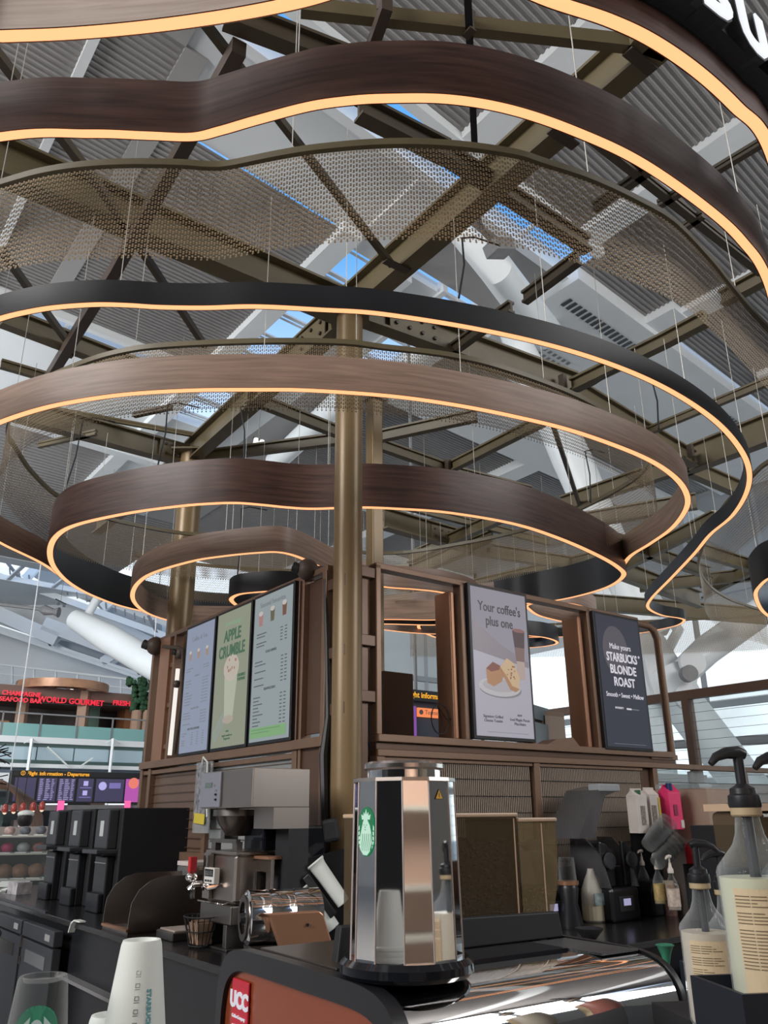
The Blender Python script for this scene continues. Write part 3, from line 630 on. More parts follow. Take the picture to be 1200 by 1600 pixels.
# right wall
def reeds(par, x0, x1, z0, z1, name='reed_screen'):
    mb = MB(); x = x0+.008
    while x < x1: mb.beam((x, -.012, z0), (x, -.012, z1), .0085, .0085); x += .0175
    o = make(name, mb, mat('reed_wood', (.30, .25, .20), .6, noise=.08, ns=4), par); o['kind'] = 'stuff'
    z = z1-.1
    while z > z0: make('binding_wire', MB().tube([(x0, -.02, z), (x1, -.02, z)], .0022, 4), cable_m, par); z -= .105
    make('screen_backing', MB().box(x0, x1, .01, .02, z0, z1), mat('screen_back', (.07, .055, .045), .8), par)
fbox(RW, 0, 3.05, 1.975, 2.02, -.06, .06); fbox(RW, 0, 4.9, 1.89, 1.93, -.05, .05); fbox(RW, 0, 3.1, 1.93, 1.975, -.03, .03, m=bronze_d)
for x in (.03, 1.41, 2.79, 4.13, 4.85): fbox(RW, x-.03, x+.03, .9, 1.93, name='frame_post')
for a, b in ((.08, 1.36), (1.46, 2.62)):
    reeds(RW, a, b, 1.2, 1.87); fbox(RW, a-.02, b+.02, 1.865, 1.89, -.03, .0); fbox(RW, a-.02, b+.02, 1.17, 1.21, -.04, .03, m=bronze_d)
fbox(RW, 2.62, 2.76, 1.2, 1.89, 0, .02, m=bronze_d, name='lower_panel'); fbox(RW, 0, 4.9, .88, 1.2, 0, .03, m=bronze_d, name='kick_panel')
for a, b in ((2.83, 4.09), (4.17, 4.81)):
    make('lower_glass', MB().box(a, b, -.006, .0, 1.2, 1.88), pane_m, RW)
    for i in range(8): make('glazing_wire', MB().tube([(a, -.01, 1.24+i*.078), (b, -.01, 1.24+i*.078)], .0018, 4), dkgrey, RW)
    fbox(RW, a, b, 1.16, 1.2, -.02, .03)
fbox(RW, 3.36, 3.40, 1.2, 1.88, .02, .05, name='frame_post', m=bronze_d)
for x in (.02, .765, 1.40, 2.14, 2.765): fbox(RW, x-.02, x+.02, 2.02, 3.11, name='frame_post')
fbox(RW, 0, 2.80, 3.08, 3.12); 
for x0 in (.70, 2.07): make('fin_panel', MB().box(x0-.02, x0+.02, .0, .17, 2.02, 3.04), copper, RW, bevel=.01)
mb = MB(); pts = [(2.78, 0, 3.085), (2.98, 0, 3.08), (3.06, 0, 3.05), (3.1, 0, 2.97), (3.1, 0, 1.98)]
make('end_frame', MB().tube(pts, .032, 10), bronze, RW, smooth=True)
make('end_sill', MB().box(2.76, 3.12, -.04, .04, 1.96, 2.0), bronze, RW)
# brackets tying both walls to the pole
for z in (2.13, 2.48, 2.83+.1):
    make('bracket', MB().box(-.02, .2, -.03, .03, z, z+.07), bronze_d, LW, bevel=.004); make('bracket', MB().box(-.24, .02, -.03, .03, z+.08, z+.15), bronze_d, RW, bevel=.004)
for z in (1.2,): make('corner_post', MB().box(-.10, -.04, .0, .06, .9, 3.1), bronze_d, RW)
make('corner_post', MB().box(.06, .11, .0, .06, .9, 3.1), bronze_d, LW)
t = thing('cable_bundle', 'thick black cable bundle running down left of the round pole', 'cable', tuple(AY(511, 1000, 5.15)))
make('cable', MB().tube([AY(508, 905, 5.2), AY(511, 1000, 5.18), AY(513, 1120, 5.16), AY(506, 1180, 5.14), AY(509, 1330, 5.1)], [.012, .015, .02, .028, .028], 8), cable_m, t, smooth=True, world=True)
t = thing('rain_pipe', 'black square duct behind the round pole, below the poster wall ledge', 'duct', tuple(AY(572, 1200, 5.5)))
make('duct', MB().box(-.035, .035, -.035, .035, -.9, .38, T(0, 0, 0)), mat('navy_duct', (.01, .014, .025), .4), t, bevel=.005)
# loudspeakers / projector heads on the left wall
for lab, px, py, s in (('dark round-headed spotlight on the near top corner of the left menu wall', 488, 893, -.18), ('dark round-headed spotlight on a bar at the far end of the left menu wall', 250, 1011, -2.95), ('dark small clamp spotlight behind the far end of the left menu wall', 290, 1022, -2.6)):
    p = AW(px, py, (L0.x, L0.y), UA); t = thing('spotlight', lab, 'spotlight', (p.x-.03, p.y-.05, p.z))
    r = .075 if s > -2 else (.085 if s < -2.9 else .05)
    make('head', MB().ball((0, 0, 0), r, 16), rustb, t, smooth=True); make('snout', MB().cyl((-r*.7, -.02, 0), r*.5, r*.6, 12, M=RY(-70)), blackm, t, smooth=True); make('stem', MB().tube([(0, 0, 0), (.06, .04, .02), (.13, .08, .03)], .018, 8), rustb, t)
t = thing('conduit', 'curved black conduit running down beside the far end of the left menu wall', 'pipe', tuple(AW(262, 1010, (L0.x, L0.y), UA)))
q = lambda x, y: AW(x, y, (L0.x-.05, L0.y-.05), UA)
make('pipe', MB().tube([q(255, 1010), q(280, 1012), q(286, 1016), q(286, 1030), q(283, 1100), q(272, 1178)], .016, 8), rustb, t, smooth=True, world=True)
make('light_tube', MB().tube([q(278, 1045), q(265, 1180)], .018, 8), em('tube_glow', (1, .95, .88), .9), t, world=True)
make('joint', MB().ball(q(276, 1069), .035, 10), rustb, t, smooth=True, world=True)
# screens
def screen(par, x0, x1, z0, z1, label, face, y=-.05):
    w = x1-x0; hh = z1-z0
    wp = par.matrix_world @ Vector(((x0+x1)/2, y, z0))
    t = thing('menu_screen', label, 'screen', tuple(wp), math.degrees(par.rotation_euler.z))
    make('bezel', MB().box(-w/2, w/2, -.02, .03, 0, hh), black, t, bevel=.003)
    make('display', MB().box(-w/2+.022, w/2-.022, -.023, -.019, .022, hh-.022), face, t)
    return t, w, hh
def flatpoly(name, t, m, poly, y=-.026): return make(name, MB().prism(poly, y, y+.002), m, t)
def ell(cx, cz, rx, rz, n=24, a0=0, a1=360): return [(cx+rx*math.cos(math.radians(a0+(a1-a0)*i/n)), cz+rz*math.sin(math.radians(a0+(a1-a0)*i/n))) for i in range(n)]
ink = em('screen_ink', (.07, .08, .09), 1); ink2 = em('screen_grey_ink', (.16, .18, .20), 1)
white_ink = em('screen_white_ink', (.62, .6, .66), 1)
def drink(t, x, z, s, c1, c2):
    g = flatpoly('drink_picture', t, em('drink_'+c1[0], c1[1], 1), [(x-.02*s, z+.06*s), (x-.015*s, z), (x+.015*s, z), (x+.02*s, z+.06*s)])
    flatpoly('drink_cream', t, em('drink_'+c2[0], c2[1], 1), ell(x, z+.06*s, .02*s, .012*s, 12), -.028)
def rows(t, x0, cols, z0, n, dz, hgt=.007, m=ink2, seed=1, w0=.12):
    mb = MB(); rr = random.Random(seed)
    for i in range(n):
        z = z0-i*dz
        if rr.random() > .12: wl = w0*rr.uniform(.5, 1.2); mb.box(x0, x0+wl, -.0265, -.0245, z-hgt/2, z+hgt/2)
        for c in cols: mb.box(c-.014, c+.014, -.0265, -.0245, z-hgt/2, z+hgt/2)
    o = make('printed_line', mb, m, t); o['kind'] = 'stuff'
bl = mat('bluewhite_display', (.02, .02, .02), .6, spec=.15, emit=(.24, .275, .37), es=1, noise=0)
t, w, h = screen(LW, -2.17, -1.60, 2.01, 3.07, 'menu screen farthest from the pole, pale blue with faint hot drinks list', bl)
text('title_text', 'Coffee & Tea', .055, ink2, t, T(0, -.027, h-.13), bold=-.0005)
for i in range(3): drink(t, -.16+i*.16, h-.3, 1.1, ('tan', (.3, .2, .13)), ('milk', (.45, .42, .4)))
text('heading_text', 'CLASSICS', .022, ink2, t, T(0, -.027, h-.44)); text('heading_text', 'FRAPPUCCINO', .022, ink2, t, T(0, -.027, h-.70)); text('heading_text', 'HOT TEA FLAVOURS', .024, ink, t, T(0, -.027, .20))
rows(t, -.22, (.12, .16, .2), h-.37, 2, .02); rows(t, -.22, (.12, .16, .2), h-.47, 9, .024, seed=3); rows(t, -.22, (.12, .16, .2), h-.73, 5, .022, seed=5); rows(t, -.22, (-.02, .08, .18), .17, 6, .018, seed=6, w0=.08)
gr = mat('green_display', (.02, .02, .02), .6, spec=.15, emit=(.24, .262, .195), es=1)
t, w, h = screen(LW, -1.57, -.98, 2.01, 3.075, 'middle menu screen, soft green apple crumble poster with a tall cream-topped drink', gr)
dg = em('apple_green_ink', (.04, .11, .06), 1)
text('small_text', 'Introducing', .055, em('pale_green_ink', (.2, .32, .2), 1), t, T(0, -.027, h-.12), shear=.25)
text('title_text', 'APPLE', .125, dg, t, T(.0, -.027, h-.22), bold=.0035, sx=.85); text('title_text', 'CRUMBLE', .125, dg, t, T(.0, -.027, h-.34), bold=.0035, sx=.80)
flatpoly('cup_picture', t, em('cup_pale', (.36, .385, .30), 1), [(-.10, h-.5), (-.07, .24), (-.05, .2), (.05, .2), (.07, .24), (.12, h-.5)])
flatpoly('cream_picture', t, em('cream_pale', (.43, .38, .32), 1), ell(.01, h-.47, .125, .10), -.0275)
rr = random.Random(4)
for i in range(9): flatpoly('crumb_picture', t, em('crumb', (.30, .16, .10), 1), ell(-.06+rr.random()*.16, h-.5+rr.random()*.1, .008, .012, 8), -.029)
flatpoly('shadow_picture', t, em('poster_soft_shade', (.22, .26, .22), 1), [(-.25, .14), (-.1, .28), (.0, .24), (-.08, .16), (-.22, .05)], -.0245)
flatpoly('coaster_picture', t, em('coaster_tan', (.34, .30, .24), 1), ell(.0, .215, .09, .03), -.0285)
text('small_text', 'CRUMBLE\nTOPPING', .03, dg, t, T(.18, -.027, h-.56), bold=.001); text('small_text', 'NEW', .02, dg, t, T(0, -.027, .13)); text('small_text', 'Apple crumble oat\nfrappuccino', .022, dg, t, T(0, -.027, .09))
bw = mat('white_display', (.02, .02, .02), .6, spec=.15, emit=(.255, .295, .31), es=1)
t, w, h = screen(LW, -.95, -.36, 2.01, 3.08, 'menu screen nearest the pole, pale grey seasonal list with green footer bar', bw)
text('title_text', 'Seasonal Favourites', .052, ink2, t, T(0, -.027, h-.09), bold=0, sx=.9)
for i, (c, n_) in enumerate((((.34, .16, .15), 'pink'), ((.10, .09, .05), 'dark'), ((.14, .06, .04), 'brown'))): drink(t, -.17+i*.17, h-.24+.01*i, 1.5, (n_, c), ('milk', (.45, .42, .4)))
text('heading_text', 'COLD DRINKS', .024, ink, t, T(0, -.027, h-.44), bold=.0005); text('heading_text', 'FRAPPUCCINO', .024, ink, t, T(0, -.027, h-.70), bold=.0005)
rows(t, -.22, (.14, .2), h-.30, 5, .022, m=ink, seed=8); rows(t, -.23, (.16, .21), h-.50, 8, .024, m=ink, seed=9, w0=.14); rows(t, -.23, (.16, .21), h-.75, 9, .024, m=ink, seed=10)
flatpoly('footer_bar', t, em('footer_green', (.17, .33, .15), 1), [(-.26, .045), (.24, .045), (.24, .115), (-.26, .115)])
rows(t, -.24, (), .10, 3, .02, m=em('footer_text', (.10, .22, .10), 1), hgt=.005, w0=.42, seed=12)
# grilled cheese poster
mauve = mat('mauve_display', (.02, .02, .02), .6, spec=.15, emit=(.27, .255, .30), es=1)
t, w, h = screen(RW, .79, 1.39, 2.025, 3.105, 'poster screen nearest the pole on the right wall, plate of toasted sandwiches and iced coffee', mauve)
flatpoly('shadow_picture', t, em('mauve_shade', (.20, .175, .20), 1), [(-.27, .82), (-.27, .60), (.27, .52), (.27, .56), (.0, .66)], -.0245)
flatpoly('table_picture', t, em('table_lilac', (.335, .32, .375), 1), [(-.275, .60), (-.275, .025), (.275, .025), (.275, .53)], -.0242)
text('title_text', "Your coffee's", .098, em('poster_ink', (.03, .026, .032), 1), t, T(.0, -.027, h-.16), bold=.0012, sx=.82); text('title_text', 'plus one', .098, em('poster_ink', (.03, .026, .032), 1), t, T(-.01, -.027, h-.26), bold=.0012, sx=.82)
flatpoly('plate_picture', t, em('plate_shade', (.19, .175, .19), 1), ell(-.03, .345, .205, .06), -.0262); flatpoly('plate_picture', t, em('plate_white', (.40, .385, .40), 1), ell(-.04, .36, .205, .065), -.0272); flatpoly('plate_picture', t, em('plate_inner', (.33, .31, .33), 1), ell(-.04, .37, .165, .045), -.0282)
toast = em('toast_crust', (.33, .17, .085), 1); toast2 = em('toast_light', (.47, .33, .20), 1); toast3 = em('toast_dark', (.17, .06, .045), 1)
flatpoly('sandwich_picture', t, toast, [(-.16, .38), (-.165, .48), (-.10, .53), (-.03, .51), (0, .44), (-.02, .40), (-.10, .36)], -.0292); flatpoly('sandwich_picture', t, toast3, [(-.165, .48), (-.10, .53), (-.03, .51), (-.04, .48), (-.12, .46)], -.0302)
flatpoly('sandwich_picture', t, toast2, [(-.03, .50), (.04, .57), (.11, .54), (.16, .44), (.15, .37), (.08, .36), (.03, .43)], -.0312); flatpoly('sandwich_picture', t, toast, [(-.03, .50), (-.01, .45), (.06, .35), (.11, .335), (.155, .36), (.08, .375), (.03, .44)], -.0322)
for i in range(14): flatpoly('crust_picture', t, toast if i % 2 else toast3, ell(-.13+.3*rr.random() if 0 else rr.uniform(.02, .12), rr.uniform(.42, .53), .007, .006, 7), -.033)
flatpoly('glass_picture', t, em('iced_dark', (.06, .035, .04), 1), [(.12, .78), (.135, .66), (.235, .66), (.245, .78)], -.0262); flatpoly('glass_picture', t, em('iced_mid', (.16, .10, .09), 1), [(.135, .66), (.145, .56), (.225, .56), (.235, .66)], -.0262)
flatpoly('glass_picture', t, em('iced_light', (.36, .28, .25), 1), [(.145, .56), (.15, .43), (.225, .43), (.225, .56)], -.0262); flatpoly('glass_rim_picture', t, em('iced_top', (.20, .09, .09), 1), ell(.183, .785, .063, .014), -.0272)
text('small_text', 'Signature Grilled\nCheese Toastie', .028, em('poster_ink', (.03, .026, .032), 1), t, T(-.12, -.027, .14)); text('small_text', 'Iced Maple Pecan\nMacchiato', .028, em('poster_ink', (.03, .026, .032), 1), t, T(.14, -.027, .13)); text('small_text', 'NEW', .02, em('poster_ink', (.03, .026, .032), 1), t, T(.14, -.027, .175))
make('rule_line', MB().box(-.18, .22, -.0262, -.0245, .05, .053), ink2, t)
dkd = mat('slate_display', (.012, .012, .012), .5, spec=.2, emit=(.032, .035, .052), es=1)
t, w, h = screen(RW, 2.16, 2.755, 2.01, 3.09, 'dark slate blonde roast poster screen at the right end of the wall', dkd)
flatpoly('haze_picture', t, em('slate_warm', (.075, .068, .085), 1), ell(-.06, h-.3, .16, .2), -.0245)
text('small_text', 'Make yours', .065, white_ink, t, T(0, -.027, h-.27), sx=.9)
for i, s in enumerate(('STARBUCKS', 'BLONDE', 'ROAST')): text('title_text', s, .098, white_ink, t, T(.01, -.027, h-.36-i*.098), bold=.0022, sx=.74 if i == 0 else .88)
text('small_text', '\u00ae', .03, white_ink, t, T(.235, -.027, h-.33))
text('small_text', 'Smooth \u2022 Sweet \u2022 Mellow', .052, white_ink, t, T(0, -.027, .42), sx=.88); text('small_text', 'INTENSITY', .022, white_ink, t, T(-.09, -.027, .32))
make('rule_line', MB().box(0, .16, -.0262, -.0245, .315, .322), ink2, t); make('rule_line', MB().box(0, .06, -.028, -.0263, .312, .325), white_ink, t); make('rule_line', MB().box(-.2, .2, -.0262, -.0245, .045, .048), ink2, t)
# things seen through the open bays
p = RW.matrix_world @ Vector((.76, .7, 0))
t = thing('back_cabinet', 'plain bronze box panel standing inside the open bay left of the grilled cheese poster', 'cabinet', (p.x, p.y, 1.9), 37.5)
make('body', MB().box(-.16, .12, -.03, .25, -.4, .66), mat('tan_panel', (.19, .125, .09), .5), t, bevel=.004)
p = RW.matrix_world @ Vector((2.75, .95, 0))
t = thing('back_cabinet', 'bronze box panel standing inside the open bay left of the dark poster', 'cabinet', (p.x, p.y, 1.9), 37.5)
make('body', MB().box(-.18, .12, -.03, .3, -.4, .52), mat('tan_panel', (.19, .125, .09), .5), t, bevel=.004); make('door', MB().box(-.16, .1, -.045, -.03, -.35, .48), mat('tan_panel2', (.27, .21, .17), .5), t)
p = RW.matrix_world @ Vector((2.46, .86, 0))
t = thing('back_monitor', 'black monitor seen low in the open bay left of the dark poster', 'monitor', (p.x, p.y, 2.0), 60)
make('panel', MB().box(-.25, .25, -.02, .02, 0, .30), black, t, bevel=.005); make('stand', MB().box(-.05, .05, -.01, .03, -.5, 0), black, t); make('top_housing', MB().box(-.28, .28, 0, .06, .33, .45), mat('teal_black', (.01, .03, .04), .4), t)
p = RW.matrix_world @ Vector((1.78, .05, 2.02))
t = thing('wedge_bracket', 'small bronze wedge lying on the sill of the open bay left of the dark poster', 'bracket', tuple(p), 37.5)
make('wedge', MB().prism([(-.2, 0), (.18, 0), (.1, .07), (-.08, .05)], -.04, .1), bronze, t)
t = thing('cable_coil', 'thin black cable loop on the sill of the open bay beside the round pole', 'cable', tuple(RW.matrix_world @ Vector((.58, .03, 2.03))), 37.5)
make('loop', MB().tube([(.06*math.cos(a/3)*1.3, .0, .12+.1*math.sin(a/3)) for a in range(19)], .004, 6, closed=True), cable_m, t); make('tail', MB().tube([(.0, 0, .02), (.02, 0, .1), (-.02, 0, .2), (.06, 0, .12), (.2, .02, .14)], .004, 6), cable_m, t)
# glass side partition behind the right end
p0 = AY(1085, 1180, 8.6); GP = thing('glass_partition', 'bronze framed glass partition behind the right end of the poster wall', 'partition', (p0.x, p0.y, 0), UA-180)
ztop = AY(1085, 1084, 8.6).z
make('top_rail', MB().box(-3.5, 3.5, -.04, .04, ztop-.06, ztop+.03), bronze_d, GP)
make('post', MB().box(-.04, .04, -.05, .05, 1.0, ztop-.06), bronze_d, GP); make('post', MB().box(-3.45, -3.38, -.05, .05, 1.0, ztop-.06), bronze_d, GP)
make('glass', MB().box(.05, 3.4, -.006, 0, 1.2, ztop-.06), pane_m, GP); make('glass', MB().box(-3.3, -.05, -.006, 0, 1.2, ztop-.06), pane_m, GP)
mb = MB()
for i in range(17): make('glazing_wire', MB().tube([(-3.4, -.01, 1.25+i*.09), (3.4, -.01, 1.25+i*.09)], .002, 4), grey, GP)
make('base', MB().box(-3.5, 3.5, -.05, .05, 0, 1.2), bronze_d, GP)
# ------------------------------------------------------------------ counters
def counter(name, label, x0, x1, y0, frame, top=.9, fill=black):
    rz = math.degrees(frame.rotation_euler.z); t = thing(name, label, 'counter', tuple(frame.matrix_world @ Vector((0, 0, 0))), rz)
    make('worktop', MB().box(x0, x1, y0, -.05, top-.035, top), mat('black_granite', (.016, .016, .017), .22, noise=.5, ns=90), t, bevel=.005)
    make('carcass', MB().box(x0+.02, x1-.02, y0+.06, -.06, .08, top-.035), fill, t); make('plinth', MB().box(x0+.05, x1-.05, y0+.12, -.08, 0, .08), blackm, t); return t
LC = counter('left_counter', 'black worktop along the left menu wall carrying the brewer', -5.3, 1.1, -.90, LW)
RC = counter('right_counter', 'black worktop along the reed screens carrying blenders and syrups', .0, 4.4, -1.1, RW)
make('edge_lip', MB().box(-5.3, -2.4, -.90, -.88, .9, .915), dkgrey, LC); make('under_shelf', MB().box(-2.1, -.5, -.905, -.84, .55, .57), grey, LC)
def at_L(px, py, z=.9, dy=0): return AZ(px, py, z)
# undercounter fridges
for (xa, xb, lab) in ((-3.6, -2.75, 'black undercounter fridge door unit, left one of the pair'), (-2.7, -1.9, 'black undercounter fridge door unit, right one of the pair')):
    p = LC.matrix_world @ Vector(((xa+xb)/2, -.92, 0)); t = thing('undercounter_fridge', lab, 'fridge', tuple(p), -53.5, 'fridges under the left counter'); w = xb-xa
    make('door', MB().box(-w/2+.01, w/2-.01, -.04, .02, .1, .72), dkgrey, t, bevel=.006); make('top_rail', MB().box(-w/2, w/2, -.045, .02, .735, .83), dkgrey, t, bevel=.006)
    make('handle', MB().box(-w/2+.15, w/2-.15, -.046, -.035, .58, .66), steel_d if xa < -3 else mat('handle_light', (.45, .47, .5), .25, .8), t)
    make('hinge', MB().box(-w/2+.0, -w/2+.03, -.055, -.03, .66, .74), steel, t)
    for i in range(4): make('control_mark', MB().box(w/2-.2+i*.03, w/2-.182+i*.03, -.048, -.044, .76, .80), em('mark_grey', (.25, .25, .25), 1), t)
    make('hose_label', MB().box(-w/2+.02, -w/2+.04, -.05, -.044, .55, .6), steel, t)
# three black dispensers
for i, lab in enumerate(('black upright dispenser with sticky label, farthest left of three', 'black upright dispenser with sticky label, middle of three', 'black upright dispenser with sticky label and tall black side, nearest of three')):
    p = LC.matrix_world @ Vector((-3.56+i*.66, -.40, .9)); t = thing('dispenser', lab, 'dispenser', tuple(p), -53.5, 'black dispensers on the left counter')
    make('cabinet', MB().box(-.2, .2, -.12, .46, 0, .72), blackm, t, bevel=.01); make('upper_door', MB().box(-.15, .13, -.2, -.12, .43, .71), dkgrey, t, bevel=.01); make('drip_shelf', MB().box(-.17, .17, -.28, -.1, .40, .43), dkgrey, t, bevel=.006)
    make('lower_front', MB().prism([(-.15, 0), (.12, 0), (.12, .38), (-.15, .38)], -.18, -.12), black, t, bevel=.01); make('foot_box', MB().box(-.15, .12, -.22, -.18, .0, .13), black, t, bevel=.01)
    make('groove', MB().box(-.14, .11, -.185, -.18, .33, .337), grey, t); make('sticky_label', MB().box(-.04, .04, -.203, -.2, .52, .63), mat('label_paper', (.42, .45, .45), .6, noise=.1, ns=30), t)
p = LC.matrix_world @ Vector((-3.14, -.70, .9))
# stainless side guards
t = thing('tray_guard', 'stainless steel tray stand with two rounded side guards left of the brewer', 'stand', tuple(LC.matrix_world @ Vector((-1.27, -.85, .9))), -53.5)
gp = [(0, 0), (.62, 0), (.62, .31), (.2, .31), (.12, .29), (.05, .24), (.01, .17), (0, .08)]
MG = Matrix.Rotation(math.radians(90), 4, 'Z')
make('side_guard', MB().prism(gp, 0, .006, T(-.02, 0, 0) @ MG), steel, t); make('side_guard', MB().prism(gp, 0, .006, T(.42, 0, 0) @ MG), steel, t)
make('tray', MB().box(-.02, .42, 0, .6, 0, .015), steel, t); make('tray_lip', MB().box(-.02, .42, -.01, .02, .015, .03), copper, t)
# scale
t = thing('scale', 'small flat stainless scale on the left counter below the brewer', 'scale', tuple(LC.matrix_world @ Vector((-.52, -.66, .9))), -53.5)
make('body', MB().box(-.12, .12, -.1, .1, 0, .045), steel_d, t, bevel=.006); make('pan', MB().box(-.1, .11, -.085, .085, .045, .055), mat('beige_pan', (.42, .36, .32), .5), t, bevel=.003)
# brewer
BX = -.05
t = thing('coffee_brewer', 'tall stainless bulk coffee brewer with funnel and hot water tower', 'coffee machine', tuple(LC.matrix_world @ Vector((BX, -.55, .9))), -53.5); t.scale = (.86, .86, .655)
make('stand', MB().box(-.16, .20, -.16, .14, .0, .02), steel_d, t, bevel=.004)
for x in (-.15, .14): make('leg', MB().box(x, x+.05, -.16, .14, .02, .19), steel_d, t, bevel=.006)
make('stand_back', MB().box(-.1, .14, .1, .14, .02, .19), black, t)
make('lower_body', MB().box(-.18, .26, -.17, .16, .19, .33), steel_d, t, bevel=.01); make('rating_plate', MB().box(.262, .264, -.1, .0, .24, .275), mat('label_cream', (.5, .52, .45), .5), t)
make('server_body', MB().box(-.16, .26, -.15, .16, .33, .71), steel, t, bevel=.03, smooth=False); make('server_rim', MB().box(-.17, .27, -.16, .17, .70, .73), steel, t, bevel=.008)
make('front_rail', MB().tube([(-.17, -.19, .34), (.2, -.19, .34), (.24, -.17, .36), (.27, -.1, .365), (.27, .16, .365)], .006, 6), chrome, t)
make('gauge_plate', MB().box(-.15, -.05, -.175, -.155, .36, .71), steel, t); make('sight_glass', MB().tube([(-.1, -.19, .42), (-.1, -.19, .69)], .012, 8), chrome, t)
make('timer', MB().box(-.06, .08, -.21, -.17, .48, .60), mat('timer_white', (.55, .55, .52), .5), t, bevel=.005); make('timer_display', MB().box(-.048, .068, -.213, -.209, .535, .59), black, t)
text('timer_digits', '0:2:15', .04, em('lcd_dim', (.10, .11, .10), 1), t, T(.01, -.214, .562)); 
for i in range(3): make('timer_button', MB().box(-.04+i*.035, -.018+i*.035, -.214, -.209, .495, .51), black, t)
make('tap_body', MB().tube([(-.1, -.15, .47), (-.13, -.24, .47), (-.15, -.26, .43)], .026, 10), chrome, t, smooth=True); make('tap_spout', MB().tube([(-.14, -.25, .47), (-.14, -.25, .36)], .02, 10), chrome, t); make('tap_valve', MB().ball((-.16, -.25, .52), .04, 12), chrome, t, smooth=True)
make('tap_handle', MB().box(-.19, -.15, -.27, -.22, .56, .68), mat('red_plastic', (.38, .015, .02), .4), t, bevel=.008); make('tap_arm', MB().tube([(-.06, -.2, .46), (.04, -.22, .45), (.08, -.17, .47)], .018, 8), chrome, t, smooth=True)
for x, y in ((-.1, -.12), (.2, -.12), (-.1, .12), (.2, .12)): make('lid_foot', MB().box(x-.03, x+.03, y-.02, y+.02, .73, .80), steel_d, t)
make('lid_frame', MB().box(-.14, .24, -.15, -.12, .79, .82), steel_d, t)
make('brew_funnel', MB().lathe([(.07, .84), (.085, .86), (.13, .94), (.15, 1.02), (.155, 1.03)], 24, T(.0, -.02, 0)), mat('funnel_dark', (.10, .085, .075), .25, .8), t, smooth=True)
make('funnel_rim', MB().lathe([(.15, 1.0), (.165, 1.0), (.165, 1.05), (.15, 1.05)], 24, T(.0, -.02, 0)), steel_d, t, smooth=True); make('funnel_arm', MB().box(-.19, -.13, -.05, .05, .80, 1.06), steel_d, t)
make('brew_head', MB().box(-.20, .52, -.2, .2, 1.06, 1.36), steel, t, bevel=.006); make('control_panel', MB().box(-.20, .10, -.212, -.2, 1.07, 1.35), mat('panel_bluegrey', (.22, .23, .27), .45, .3), t, bevel=.003)
make('panel_display', MB().box(-.12, -.02, -.216, -.21, 1.23, 1.27), mat('lcd_green', (.10, .14, .12), .2), t)
for i in range(4): make('panel_knob', MB().cyl((.05+(.0 if i else -.03), -.212, 1.25-i*.04), .008, .012, 10, M=RX(90)), chrome if i < 2 else black, t)
make('tower', MB().box(.27, .52, -.05, .2, .9, 1.06), steel, t); make('tower_back', MB().box(.36, .52, .06, .2, .0, .9), blackm, t)
# black machine right of brewer
t = thing('black_brewer', 'glossy black boxy machine right of the stainless brewer', 'machine', tuple(LC.matrix_world @ Vector((.08, -.33, .9))), -53.5)
make('upper_cabinet', MB().box(-.13, .10, -.2, .2, .42, .60), mat('gloss_black', (.008, .009, .012), .08), t, bevel=.015); make('lower_cabinet', MB().box(-.16, .14, -.1, .22, 0, .42), black, t, bevel=.01); make('steel_shelf', MB().box(-.26, .0, -.24, -.1, .41, .42), steel, t)
make('round_dial', MB().cyl((.10, -.10, .33), .05, .02, 24, M=RX(90)), mat('dial_grey', (.24, .235, .23), .4, .3), t, smooth=True)
make('hopper_corner', MB().box(.06, .12, -.05, .1, .38, .46), blackm, t, bevel=.02)
# stainless paper holder
t = thing('filter_holder', 'upright stainless bracket with square window right of the brewer base', 'holder', tuple(LC.matrix_world @ Vector((.24, -.55, .98))), -53.5)
mb = MB(); mb.box(-.09, -.055, -.01, .01, .1, .36); mb.box(.055, .09, -.01, .01, .1, .36); mb.box(-.055, .055, -.01, .01, .30, .36); mb.box(-.055, .055, -.01, .01, .1, .18); make('face_plate', mb, steel, t)
make('top_lip', MB().box(-.095, .095, -.03, .05, .36, .375), copper, t); make('foot', MB().box(-.09, .09, -.02, .1, 0, .1), steel_d, t); make('window_trim', MB().tube([(-.055, -.013, .18), (.055, -.013, .18), (.055, -.013, .30), (-.055, -.013, .30)], .005, 6, closed=True), chrome, t)
# wire basket with packets
t = thing('wire_basket', 'black wire basket with paper packets on the left counter', 'basket', tuple(LC.matrix_world @ Vector((-.13, -.72, .9))), -53.5)
for k in range(18):
    a = 2*math.pi*k/18; c, s = math.cos(a), math.sin(a); make('wire', MB().tube([(.07*c, .05*s, .01), (.115*c, .085*s, .15)], .003, 5), cable_m, t)
for z, f in ((.01, 1.0), (.08, 1.3), (.15, 1.65)): make('rim_wire', MB().tube([(.07*f*math.cos(a/10*math.pi), .052*f*math.sin(a/10*math.pi), z) for a in range(20)], .0035, 5, closed=True), cable_m, t)
for k in range(5): make('packet', MB().box(-.06+k*.026, -.04+k*.026, -.04, .04, .02, .12+.01*(k % 2)), mat('packet_brown', (.25, .16, .11), .6), t)
